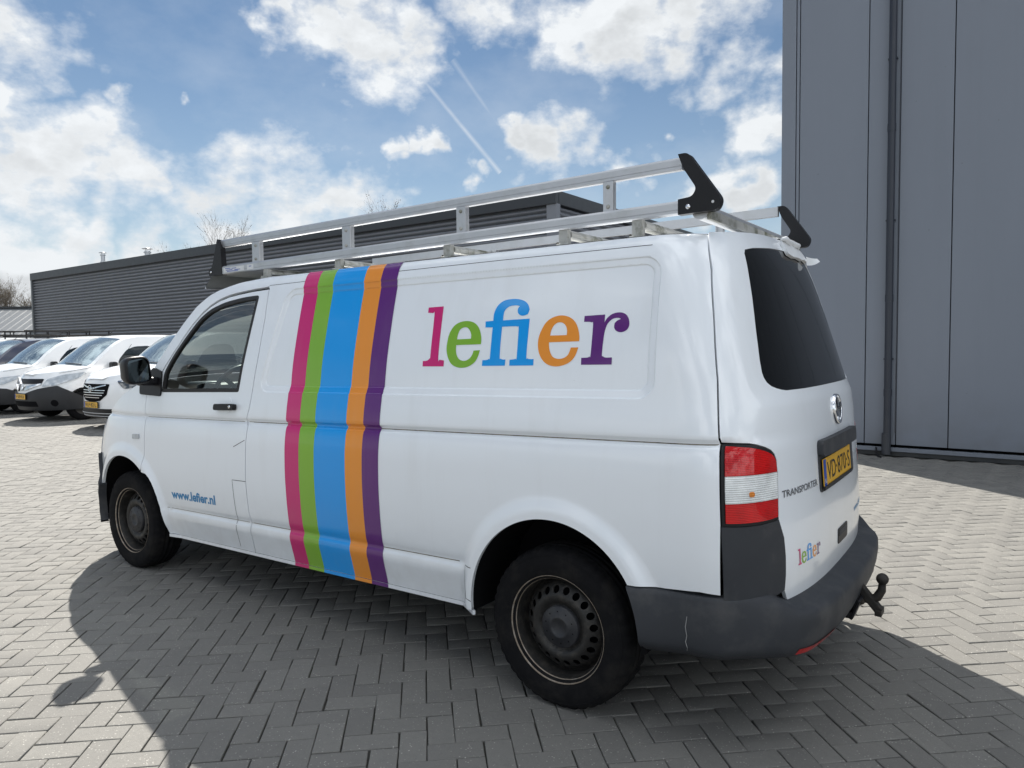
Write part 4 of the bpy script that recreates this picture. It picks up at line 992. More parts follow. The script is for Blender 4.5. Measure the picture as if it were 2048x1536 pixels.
# number plate niche
pb = panel('plate_niche', F_rear, roundpoly([(.336, .884), (.336, 1.088), (-.296, 1.088), (-.296, .884)], .022, 4), M['bumper'], tg, du=.05, dv=.05, lip=.004, off=.004, step=.02)
panel('plate_light_bar', F_rear, roundpoly([(.338, 1.028), (.338, 1.092), (-.300, 1.092), (-.300, 1.028)], .020, 4), M['bumper'], tg, du=.05, dv=.03, lip=.03, off=.026, step=.02)
P0 = F_rear(np.array([.317, -.193]), np.array([.905, .905])); P1 = F_rear(np.array([.317, -.193]), np.array([1.018, 1.018]))
o_ = P0[0] + np.array([-.012, 0, 0]); ax = (P0[1] - P0[0]); ax[0] *= .3; ay = P1[0] - P0[0]
Mp = frame(o_, ax, ay)
npl = MB().box((.26, .055, 0), (.52, .112, .004), bev=.0015); 
v_ = [Mp @ Vector(p) for p in npl.v]; npl.v = v_; npl = npl.build('number_plate', M['plate'], tg)
def quad_on(Mx, x0, y0, x1, y1, z, name, m, par): return mk(name, [Mx @ Vector(p) for p in ((x0, y0, z), (x1, y0, z), (x1, y1, z), (x0, y1, z))], [(0, 1, 2, 3)], m, par)
quad_on(Mp, .003, .003, .045, .108, .0028, 'country_band', M['eu_blue'], npl)
lay_text('plate_number', 'VD·870·S', lambda a, b: tuple(Mp @ Vector((.066 + a, .018 + b, .0030))), .430, .074, M['ink'], npl, .002)
lay_text('country_letters', 'NL', lambda a, b: tuple(Mp @ Vector((.010 + a, .014 + b, .0036))), .026, .018, M['sticker'], npl, .01)
mb = MB()
for a, b, c, d in ((-.006, -.012, .526, .003), ): mb.add([Mp @ Vector(p) for p in ((a, b, -.001), (c, b, -.001), (c, d, -.001), (a, d, -.001), (a, b, .006), (c, b, .006), (c, d, .006), (a, d, .006))], [(0, 1, 2, 3), (4, 5, 6, 7), (0, 1, 5, 4), (1, 2, 6, 5), (2, 3, 7, 6), (3, 0, 4, 7)])
mb.build('plate_holder', M['black'], npl)
# handle niche low on the tailgate
hn = panel('handle_niche', F_rear, roundpoly([(.094, .622), (.094, .688), (-.088, .688), (-.088, .622)], .014, 4), M['black'], tg, du=.04, dv=.03, lip=.004, off=.003, step=.015)
panel('grip', F_rear, [(.080, .655), (.080, .680), (-.074, .680), (-.074, .655)], M['bumper'], hn, du=.04, dv=.03, lip=.002, off=.0045, step=.015)
# round chrome badge
Pb, nb = surf_normals(F_rear, np.array([-.012]), np.array([1.192]), 1, (2.6, 0, 1)); nb = Vector(nb[0]); yb = Vector((0, 0, 1)); xb = yb.cross(nb).normalized(); yb = nb.cross(xb)
Mb = Matrix((xb, yb, nb)).transposed().to_4x4(); Mb.translation = Vector(Pb[0]) + nb * .002
MB().lathe([(0, .003), (.055, .003), (.058, -.002)], 40, Mb).build('badge', M['black'], tg); bd = bpy.data.objects['badge']
MB().lathe([(.0545, .002), (.0575, .009), (.063, .010), (.0665, .004), (.0665, -.004)], 40, Mb).build('badge_ring', M['chrome'], bd)
mb = MB()
def stroke(a, b, w=.0085): mb.bar(Mb @ Vector((*a, .007)), Mb @ Vector((*b, .007)), w, .006, up=nb)
stroke((-.024, .050), (0, .006)); stroke((.024, .050), (0, .006))
stroke((-.049, .027), (-.022, -.046)); stroke((-.022, -.046), (0, -.004)); stroke((0, -.004), (.022, -.046)); stroke((.022, -.046), (.049, .027))
mb.build('badge_emblem', M['chrome'], bd)
def tail_fn(u0, v0, off=.0011, shear=0.0):
    def fn(a, b):
        P, n = surf_normals(F_rear, np.array([u0 - a]), np.array([v0 + b + shear * a]), 1, (2.6, 0, 1)); return P[0] + n[0] * off
    return fn
lay_text('model_lettering', 'TRANSPORTER', tail_fn(.680, .921, .003), .315, .026, M['chrome'], tg, .018)
lay_text('web_address', 'www.lefier.nl', tail_fn(-.27, .690), .30, .032, M['urlblue'], tg, .015)
# small coloured name on the tailgate, same letters as on the side
gx = [p[0] for _, o, h in GLYPHS for p in o]; gv = [p[1] for _, o, h in GLYPHS for p in o]; gx0, gx1, gv0, gv1 = max(gx), min(gx), min(gv), max(gv)
def tiny(p): return (.592 - (gx0 - p[0]) / (gx0 - gx1) * .222, .652 + (p[1] - gv0) / (gv1 - gv0) * .066)
for cname, outer, hole in GLYPHS:
    o = [tiny(p) for p in cat_smooth(outer, 2)]; hs = [[tiny(p) for p in cat_smooth(hole, 2)]] if hole else []
    lt = panel('letter', F_rear, o, M[cname], tg, holes=hs, du=.05, dv=.05, off=.0011, lip=0, step=.004); lt['label'] = cname + ' letter of the small name on the tailgate'
# dark corner ridge of the bumper beside the tailgate foot is part of the bumper below
# ---- rear bumper: swept section
BP = [(-.030, .545), (.004, .540), (.040, .530), (.072, .522), (.086, .514), (.093, .500), (.094, .470), (.089, .430), (.079, .390), (.064, .358), (.040, .337), (.0, .325), (-.06, .325)]
BPs = [(-.020, .592), (.004, .588), (.010, .578), (.013, .560), (.016, .530), (.017, .500), (.017, .460), (.015, .420), (.010, .392), (.0, .378), (-.012, .366), (-.03, .352), (-.06, .350)]
def bump_F(s, k):
    """s = arc length from centre (signed), k = index along the section"""
    u = np.abs(s); f = sstep(.655, .80, u); f2 = sstep(.60, .92, u)
    k0 = np.asarray(k)
    ax = np.interp(k0, range(13), [p[0] for p in BP]); az = np.interp(k0, range(13), [p[1] for p in BP])
    bx = np.interp(k0, range(13), [p[0] for p in BPs]); bz = np.interp(k0, range(13), [p[1] for p in BPs])
    o = ax * (1 - f2) + bx * f2; z = az * (1 - np.where(k0 < 5, f, f2)) + bz * np.where(k0 < 5, f, f2)
    zz = np.full_like(u, .52)
    P = F_rear(np.abs(s), zz); h = 2e-3; T = F_rear(np.abs(s) + h, zz) - F_rear(np.abs(s) - h, zz)
    n = np.stack([T[..., 1], -T[..., 0], 0 * T[..., 0]], -1); n /= np.linalg.norm(n, axis=-1, keepdims=True); n = np.where(n[..., :1] > 0, -n, n) if False else n
    c = np.array([2.6, 0, 0]); sg = np.sign(np.sum(n * (P - c), axis=-1)); n = n * sg[..., None]
    Q = P + n * o[..., None]; Q[..., 2] = z - .012 * np.clip((u - .9), 0, 1); Q[..., 1] *= np.sign(s) if True else 1
    return Q
def bump_panel():
    ks = []
    for i in range(12): ks += [i, i + .5]
    ks += [12]
    send = S_REAR + .60 - (float(X_REAR(.52)) + D_R)
    us = np.concatenate([np.linspace(0, .6, 16), np.linspace(.63, 1.10, 30)[0:], [send]]); us = np.unique(np.clip(us, 0, send)); us = np.concatenate([-us[::-1][:-1], us]); us = np.where(us == 0, 1e-6, us)
    U, K = np.meshgrid(us, ks, indexing='ij'); P = bump_F(U.ravel(), K.ravel()); n = len(ks)
    # follow the wheel arch at both ends
    P = P.reshape(len(us), n, 3)
    cx, cz, R = REAR_ARCH
    for e in list(range(0, 4)) + list(range(len(us) - 4, len(us))):
        lim = cx - np.sqrt(np.maximum((R - .003)**2 - (P[e, :, 2] - cz)**2, 0))
        w = {0: 1, 1: .7, 2: .35, 3: .12}[min(e, len(us) - 1 - e)]
        P[e, :, 0] = P[e, :, 0] + (lim - .60) * w * 1.0 + (.0 if w < 1 else 0)
    P = P.reshape(-1, 3)
    f = []
    for i in range(len(us) - 1):
        for j in range(n - 1): f.append((i*n + j, (i+1)*n + j, (i+1)*n + j + 1, i*n + j + 1))
    return mk('rear_bumper', P, f, M['bumper'], van, smooth=True)
rb = bump_panel()
for sg in (1, -1):
    u = np.linspace(.40, .69, 12) * sg; a = bump_F(u, np.full(12, 8.35)); b = bump_F(u, np.full(12, 9.35)); c = np.array([2.6, 0, .9])
    out = (a - c); out[:, 2] = 0; out /= np.linalg.norm(out, axis=1, keepdims=True)
    v = list(a + out * .004 ) + list(b + out * .004) ; n = 12
    mk('reflector', v, [(i, i + 1, n + i + 1, n + i) for i in range(n - 1)], M['lens_red'], rb, smooth=True)
# scratch on the bumper corner
mb = MB(); q = bump_F(np.array([S_REAR - .012] * 7), np.array([3.6, 4.6, 5.6, 6.4, 7.0, 7.8, 8.8]))
for i in range(6):
    if i in (0,): continue
    mb.bar(q[i] + [(-1)**i * .003, .0022, 0], q[i + 1] + [(-1)**i * -.002, .0022, 0], .0010, .0020)
mb.build('scratch', M['scuff'], rb)
# underbody
MB().box((.42, 0, .42), (.52, 1.5, .13), bev=.02).build('leak_blocker', M['dark'], van)  # unseen box added to stop sunlight leaking through under the tail
for v_, x0_, x1_ in ((1.0945, .31, 3.02), (.5185, 1.47, 3.02)):
    hairline('grime_line', [(x0_, v_), (x1_, v_)], side_panel, .0042)
for v_, x0_, x1_ in ((1.0945, 3.04, 4.12), (.5185, 3.04, 3.92)):
    hairline('grime_line', [(x0_, v_), (x1_, v_)], front_door, .0030)
for o_ in list(van.children_recursive):
    if o_.name.startswith('grime_line'): o_.data.materials.clear(); o_.data.materials.append(M['grime'])
MB().box((2.6, 0, .34), (4.6, 1.35, .10), bev=.02).build('underbody', M['dark'], van)
MB().box((1.0, 0, .33), (.12, 1.3, .12), bev=.03).build('rear_axle', M['dark'], van)
MB().tube([(.5, -.3, .27), (2.2, -.3, .26)], .07, 12).build('exhaust', M['iron'], van)
# tow bar
tb = MB().tube([(.16, 0, .385), (.03, 0, .380), (-.03, 0, .378), (-.058, 0, .392), (-.075, 0, .425), (-.077, 0, .452)], [.020, .020, .020, .019, .017, .0145], 14)
tb.lathe([(0, .025), (.008, .0237), (.0155, .0196), (.0215, .0128), (.0245, .005), (.025, 0), (.0235, -.008), (.019, -.016), (.0145, -.021)], 24, Matrix.Translation((-.077, 0, .474)))
tb = tb.build('tow_ball', M['iron'], van)
mb = MB(); mb.box((.005, .0, .375), (.03, .09, .035), Matrix.Rotation(R_(25), 3, 'Y'), .005); mb.bar((.022, .0, .440), (-.068, 0, .335), .040, .034, bev=.005); mb.bar((-.066, .03, .330), (-.066, -.045, .330), .028, .026, bev=.004)
mb.box((.012, 0, .40), (.028, .035, .028), Matrix.Rotation(R_(-25), 3, 'Y'), .003); mb.build('tow_bracket', M['iron'], van)
mb = MB(); mb.tube([(.09, .055, .385), (.012, .055, .366)], .042, 16); mb.box((.012, .055, .352), (.014, .095, .095), Matrix.Rotation(R_(-20), 3, 'Y'), .006); mb.box((.045, .085, .325), (.05, .03, .03), bev=.006); mb.build('trailer_socket', M['black'], van)
MB().bar((.30, 0, .37), (.06, 0, .375), .07, .06).build('tow_bar', M['iron'], van)
# torn white plastic at the top of the rear window
def torn():
    pts = [(.045, 1.885), (.055, 1.825), (-.03, 1.817), (-.12, 1.823), (-.22, 1.820), (-.30, 1.830), (-.38, 1.826), (-.44, 1.838), (-.46, 1.862), (-.30, 1.888), (-.10, 1.890)]
    o = panel('torn_spoiler', F_rear, pts, M['tape'], tg, du=.04, dv=.02, off=.014, lip=.014, step=.02)
    mb = MB(); P = []; 
    for i, t in enumerate(np.linspace(0, 1, 7)):
        a = F_rear(np.array([.06 - .40 * t]), np.array([1.884 + .004 * math.sin(i * 2.1)]))[0]; P.append((a[0] - .016 - .006 * math.sin(i * 1.7), a[1], a[2] + .012 + .006 * math.sin(i * 2.9)))
    mb.tube(P, [.006, .013, .015, .012, .015, .011, .005], 8); mb.build('torn_edge', M['tape'], o)
    v = []; f = []
    for i in range(8):
        t = i / 7; a = F_rear(np.array([-.36 - .07 * t]), np.array([1.835 + .02 * t]))[0]; c_ = .035 * math.sin(math.pi * t * .9)
        v += [(a[0] - .015 - .05 * t, a[1] - .02 * t, a[2] + .022 - .035 * t + .012 * t * t), (a[0] - .018 - .060 * t, a[1] - .02 * t, a[2] - .02 + .006 * t - c_ * .25)]
    for i in range(7): f.append((2*i, 2*i + 1, 2*i + 3, 2*i + 2))
    mk('curled_flap', v, f, M['tape'], o, smooth=True)
torn()
# ---- door mirrors
for sy in (1, -1):
    prof = roundpoly([(-.085, -.088), (.085, -.098), (.096, .084), (-.060, .098)], .055, 6)
    cx, cy, cz = 3.940, sy * 1.070, 1.362
    v = []; f = []; n = len(prof); rings = [(-.03, .86), (-.024, .97), (-.010, 1.0), (.03, .97), (.07, .86), (.10, .66), (.118, .38)]
    for d, s in rings:
        for a, b in prof: v.append((cx + d, cy + sy * a * s * .96, cz + b * s * .94))
    for i in range(len(rings) - 1):
        for k in range(n): f.append((i*n + k, i*n + (k+1) % n, (i+1)*n + (k+1) % n, (i+1)*n + k))
    f.append(tuple(range((len(rings) - 1) * n, len(rings) * n)))
    mo = mk('door_mirror', v, f, M['black'], van, smooth=True)
    mk('mirror_glass', [(cx - .020 + .016 * (a * sy > 0), cy + sy * a * .80, cz + b * .79) for a, b in prof], [tuple(range(n))], M['mirror'], mo)
    MB().box((4.03, sy * .965, 1.285), (.075, .12, .055), Matrix.Rotation(R_(0), 3, 'X'), .018).build('mirror_arm', M['black'], mo)
    mb = MB(); 
    pl = panel('mirror_base', F_side, roundpoly([(3.955, 1.222), (4.215, 1.232), (4.225, 1.292), (4.07, 1.40), (3.965, 1.372)], .02, 3), M['black'], van, du=.05, dv=.05, off=.010, lip=.012, mirror=sy < 0, step=.02)
# ---- cab
cab = MB(); cab.box((2.93, 0, .86), (.02, 1.72, .82)).box((2.93, 0, 1.54), (.02, 1.50, .56)); cab.build('bulkhead', M['interior'], van)
MB().box((3.75, 0, .50), (1.9, 1.60, .05)).build('cab_floor', M['dark'], van)
ds = MB(); ds.box((4.22, 0, 1.06), (.46, 1.52, .26), Matrix.Rotation(R_(8), 3, 'Y'), .06); ds.box((4.05, 0, 1.15), (.16, .5, .14), None, .03); ds.box((4.0, .42, 1.215), (.20, .36, .07), None, .03); ds = ds.build('dashboard', M['interior'], van)
for yy in (.70, .12, -.12, -.70): MB().box((3.985, yy, 1.19), (.02, .14, .07), None, .01).build('air_vent', M['black'], ds)
# paper and rolled cloth left on the dashboard
MB().box((3.98, .60, 1.262), (.16, .14, .012), Matrix.Rotation(R_(14), 3, 'Z'), .003).build('paper', M['sticker'], ds)
sw = MB(); ctr = Vector((3.86, .42, 1.20)); q = Matrix.Rotation(R_(-28), 4, 'Y'); Ms = Matrix.Translation(ctr) @ q @ Matrix.Rotation(R_(90), 4, 'Y')
sw.tube([Ms @ Vector((.19 * math.cos(a), .19 * math.sin(a), 0)) for a in np.linspace(0, 2 * math.pi, 33)], .015, 10, False)
for a in (0.1, 2.2, 4.2): sw.bar(Ms @ Vector((.03 * math.cos(a), .03 * math.sin(a), 0)), Ms @ Vector((.18 * math.cos(a), .18 * math.sin(a), 0)), .035, .014)
sw.lathe([(0, -.03), (.06, -.028), (.07, 0), (.05, .03), (0, .03)], 20, Ms); sw.build('steering_wheel', M['black'], van)
for yy in (.42, -.12, -.50):
    s = MB(); s.box((3.32, yy, .82), (.52, .46, .18), None, .06); s.box((3.10, yy, 1.20), (.14, .46, .62), Matrix.Rotation(R_(-10), 3, 'Y'), .06); s = s.build('seat', M['fabric'], van)
    MB().box((3.03, yy, 1.58), (.10, .26, .18), Matrix.Rotation(R_(-8), 3, 'Y'), .045).build('headrest', M['fabric'], s)
MB().box((3.85, 0, 1.83), (.04, .2, .07), None, .02).build('rear_view_mirror', M['black'], van)

# ---------------------------------------------------------------- wheels
def tyre_mesh():
    n = 132; prof = [(.208, -.085), (.222, -.097), (.240, -.103), (.270, -.106), (.298, -.103), (.316, -.096), (.326, -.086), (.3315, -.072), (.3335, -.045), (.334, -.0415), (.326, -.040), (.326, -.032), (.334, -.030), (.3345, -.004), (.326, -.003), (.326, .003), (.3345, .004),
            (.334, .030), (.326, .032), (.326, .040), (.334, .0415), (.3335, .045), (.3315, .072), (.326, .086), (.316, .096), (.298, .103), (.270, .106), (.240, .103), (.222, .097), (.208, .085)]
    v = []; f = []; m = len(prof)
    for k in range(n):
        q = 2 * math.pi * k / n; cut = (k % 3 == 0)
        for i, (r, a) in enumerate(prof):
            if cut and 5 <= i <= 8 or cut and m - 9 <= i <= m - 6: r -= .006
            if not cut and i in (4, 5, m - 5, m - 6): r += .0015
            # the tyre settles a little where it stands
            z = r * math.sin(q); x = r * math.cos(q)
            if z < -.322: z = -.322 + (z + .322) * .25
            v.append((x, a, z))
    for k in range(n):
        for i in range(m - 1): kk = (k + 1) % n; f.append((k*m + i, k*m + i + 1, kk*m + i + 1, kk*m + i))
    return v, f
def disc_z(r):
    """outward height of the steel disc over the radius"""
    return np.interp(r, [0, .07, .095, .105, .120, .135, .172, .180, .190, .197], [.052, .052, .050, .060, .066, .064, .040, .026, .010, .004])
def rim_disc(N=20):
    outer = circle(0, 0, .197, 96); holes = [circle(.1535 * math.cos(2*math.pi*(k+.5)/N), .1535 * math.sin(2*math.pi*(k+.5)/N), .0150, 14) for k in range(N)]
    F = lambda u, v: np.stack([u, disc_z(np.hypot(u, v)), v], -1)
    ex = [p for r in (.03, .06, .085, .095, .10, .105, .112, .12, .128, .135, .172, .176, .18, .185, .19) for p in circle(0, 0, r, max(12, int(r * 330)))]
    return F, outer, holes, ex
def make_wheel(loc, sy, rot):
    w = empty('wheel', loc, van)
    v, f = tyre_mesh(); v = [(x, y * sy, z) for x, y, z in v]
    t = mk('tyre', v, f, M['rubber'], w, smooth=True)
    # raised lettering-like band on the sidewall
    Mr = frame((0, 0, 0), (1, 0, 0), (0, 0, -1 * sy)) if False else Matrix(((1, 0, 0, 0), (0, 0, sy, 0), (0, 1, 0, 0), (0, 0, 0, 1)))
    MB().lathe([(.300, .1028), (.302, .1045), (.304, .1028)], 72, Mr).build('sidewall_rib', M['rubber'], w)
    # barrel and flange
    MB().lathe([(.214, .082), (.2185, .095), (.222, .099), (.2215, .0905), (.213, .088), (.206, .081)], 84, Mr).build('rim_flange', M['rimedge'], w)
    MB().lathe([(.206, .081), (.2035, .072), (.200, .060), (.197, .030), (.199, .0), (.185, -.02), (.185, -.09), (.21, -.095)], 84, Mr).build('rim', M['steel'], w)
    F, outer, holes, ex = rim_disc()
    Fs = (lambda u, v: F(u, v) * [1, sy, 1])
    d = panel('wheel_disc', Fs, outer, M['steel'], w, holes=holes, du=.03, dv=.03, extra=ex, lip=.006, step=.007, centre=(0, -sy * 5, 0))
    MB().lathe([(0, .000), (.19, .000)], 40, Mr).build('brake_disc', M['dark'], w)
    hc = MB().lathe([(.088, .048), (.087, .066), (.082, .070), (.050, .072), (.046, .076), (.040, .077), (.034, .074), (.030, .070), (0, .069)], 56, Mr).build('hub_cap', M['hub'], w)
    mb = MB()
    for k in range(10):
        q = 2 * math.pi * k / 10 + .2; mb.lathe([(0, .0), (.0032, .0)], 8, Matrix.Translation((.066 * math.cos(q), sy * .0716, .066 * math.sin(q))) @ Mr)
    mb.build('cap_holes', M['dark'], hc)['kind'] = 'stuff'
    w.rotation_euler = (0, rot, 0)
    return w
for (x, rot) in ((.985, .15), (4.402, .9)):
    for sy in (1, -1): make_wheel((x, sy * .822, .333 if False else .3235 + .0015), sy, 0)

# ---------------------------------------------------------------- aluminium ladder rack
rack = empty('roof_rack', (0, 0, 0), van)
def rail_section(h, w):
    """extruded profile with two grooves on the outer face (y outwards, z up)"""
    return [(0, 0), (w * .85, .0), (w, h * .08), (w, h * .26), (w * .93, h * .28), (w * .93, h * .31), (w, h * .33), (w, h * .80), (w * .80, h * .97), (w * .5, h), (0, h)]
def rail(name, x0, z0, x1, z1, y, h, w, sy):
    s = rail_section(h, w); v = []; n = len(s)
    for x, z in ((x0, z0), (x1, z1)):
        for a, b in s: v.append((x, sy * (y - w + a), z + b))
    f = [(i, (i + 1) % n, n + (i + 1) % n, n + i) for i in range(n)] + [tuple(range(n)), tuple(range(n, 2 * n))]
    return mk(name, v, f, M['alu'], rack)
XF, XR_ = 3.60, .545
for sy in (1, -1):
    lo = rail('lower_rail', XF, 1.957, XR_, 1.985, .692, .053, .030, sy); up = rail('upper_rail', 3.64, 2.129, XR_, 2.158, .672, .050, .028, sy)
    zz = lambda x: 2.008 + (XF - x) / (XF - XR_) * .030
    for a, b in ((3.307, 3.222), (2.494, 2.419), (1.685, 1.620), (.892, .838)):
        x = (a + b) / 2; w = abs(a - b) * .86; z0 = zz(x) - .004; z1 = z0 + .126
        v_ = MB().box((x, sy * .668, (z0 + z1) / 2), (w, .012, z1 - z0), bev=.002).box((x - w / 2 + .005, sy * .656, (z0 + z1) / 2), (.006, .026, z1 - z0)).box((x + w / 2 - .005, sy * .656, (z0 + z1) / 2), (.006, .026, z1 - z0)).build('upright', M['alu'], rack)
        for k in (.18, .82):
            MB().lathe([(0, .004), (.007, .004), (.009, .0), (.009, -.004)], 14, frame((x, sy * .6755, z0 + (z1 - z0) * k), (1, 0, 0), (0, 0, -sy))).build('rivet', M['alu_dirty'], rack)
    # black cast end brackets
    y = .664
    def bracket(pts, name='end_bracket'):
        Mx = frame((0, sy * (y - .012 if sy > 0 else y - .012), 0), (1, 0, 0), (0, 0, 1)); Mx.translation = Vector((0, sy * .692, 0))
        pl = roundpoly([(a, b) for a, b in pts], [r for r in RB], 4)
        Mx = Matrix(((1, 0, 0, 0), (0, 0, -sy, sy * .694), (0, 1, 0, 0), (0, 0, 0, 1)))
        return MB().prism(pl, .036, Mx).build(name, M['black'], rack)
    RB = [0, .035, .03, .02, 0, 0, .04, .02, 0]
    br = bracket([(.552, 2.213), (.512, 2.214), (.380, 2.025), (.395, 1.984), (.552, 1.982), (.552, 2.041), (.495, 2.046), (.478, 2.075), (.530, 2.156), ][:9])
    for (bx, bz, rr) in ((.462, 2.014, .009), ):
        MB().lathe([(0, .005), (rr, .005), (rr, -.002)], 14, Matrix(((1, 0, 0, bx + .048), (0, 0, sy, sy * .694), (0, 1, 0, bz - .006), (0, 0, 0, 1)))).build('bolt', M['chrome'], br)
    MB().lathe([(0, .001), (.0055, .001)], 12, Matrix(((1, 0, 0, .413), (0, 0, sy, sy * .6942), (0, 1, 0, 2.016), (0, 0, 0, 1)))).build('eyelet', M['sticker'], br)
    RB = [0, .0, .0, .0, .01, .01, .015]
    bf = bracket([(3.635, 2.181), (3.600, 2.120), (3.592, 2.010), (3.592, 1.955), (3.735, 1.955), (3.738, 1.995), (3.700, 2.010), ][:7])
    MB().lathe([(0, .004), (.006, .004), (.007, -.001)], 12, Matrix(((1, 0, 0, 3.712), (0, 0, sy, sy * .694), (0, 1, 0, 1.978), (0, 0, 0, 1)))).build('bolt', M['chrome'], bf)
    # feet
    for a, b in ((3.189, 3.140), (2.549, 2.496), (1.757, 1.716), (1.100, 1.057), (.750, .712)):
        x = (a + b) / 2; zt = zz(x) - .050
        ft = MB().box((x, sy * .667, (zt + 1.90) / 2), (.046, .028, zt - 1.898), bev=.003).box((x, sy * .680, 1.912), (.060, .030, .018), bev=.004).build('foot', M['alu_dirty'], rack)
        MB().lathe([(0, .004), (.006, .004), (.007, -.001)], 10, Matrix(((1, 0, 0, x + .034), (0, 0, sy, sy * .672), (0, 1, 0, 1.925), (0, 0, 0, 1)))).build('bolt', M['steel'], ft)
for x in (3.165, 2.52, 1.735, 1.078, .73):
    z = zz(x) - .072
    v = [(x + a, y, z + b) for y in (-.655, .655) for a, b in ((-.028, -.012), (.028, -.012), (.030, .004), (.018, .018), (-.018, .018), (-.030, .004))]
    mk('cross_bar', v, [(i, (i + 1) % 6, 6 + (i + 1) % 6, 6 + i) for i in range(6)] + [tuple(range(6)), tuple(range(6, 12))], M['alu_dirty'], rack)
MB().tube([(.475, -.66, 1.992), (.475, .66, 1.992)], .032, 20).build('rear_roller', M['alu'], rack)
MB().bar((.440, -.66, 1.975), (.440, .66, 1.975), .018, .036, bev=.004).build('roller_rail', M['alu_dirty'], rack)
# sheet wind deflector at the front
v = [(3.700, y, 1.960) for y in (-.69, .69)] + [(3.790, y, 1.880) for y in (-.69, .69)] + [(3.10, y, 1.958) for y in (-.66, .66)] 
mk('wind_deflector', v + [(p[0] + .002, p[1], p[2] + .004) for p in v], [(0, 1, 3, 2), (0, 1, 5, 4), (6, 7, 9, 8), (6, 7, 11, 10)], M['alu'], rack)
MB().bar((3.787, -.69, 1.883), (3.787, .69, 1.883), .012, .012).build('deflector_lip', M['alu'], rack)
# maker's labels on the front end of the lower rail
q = mk('label', [(3.575, .6925, 1.966), (3.36, .6925, 1.968), (3.36, .6925, 1.997), (3.575, .6925, 1.995)], [(0, 1, 2, 3)], M['sticker'], rack)
mk('label', [(3.33, .6925, 1.968), (3.265, .6925, 1.969), (3.265, .6925, 1.999), (3.33, .6925, 1.998)], [(0, 1, 2, 3)], M['sticker'], rack)
for (a, b, c) in ((3.56, 3.50, 1.988), (3.49, 3.44, 1.986), (3.55, 3.48, 1.978), (3.46, 3.40, 1.976), (3.54, 3.42, 1.970), (3.31, 3.285, 1.986)):
    mk('print', [(a, .6930, c), (b, .6930, c), (b, .6930, c + .004), (a, .6930, c + .004)], [(0, 1, 2, 3)], M['eu_blue'], q)

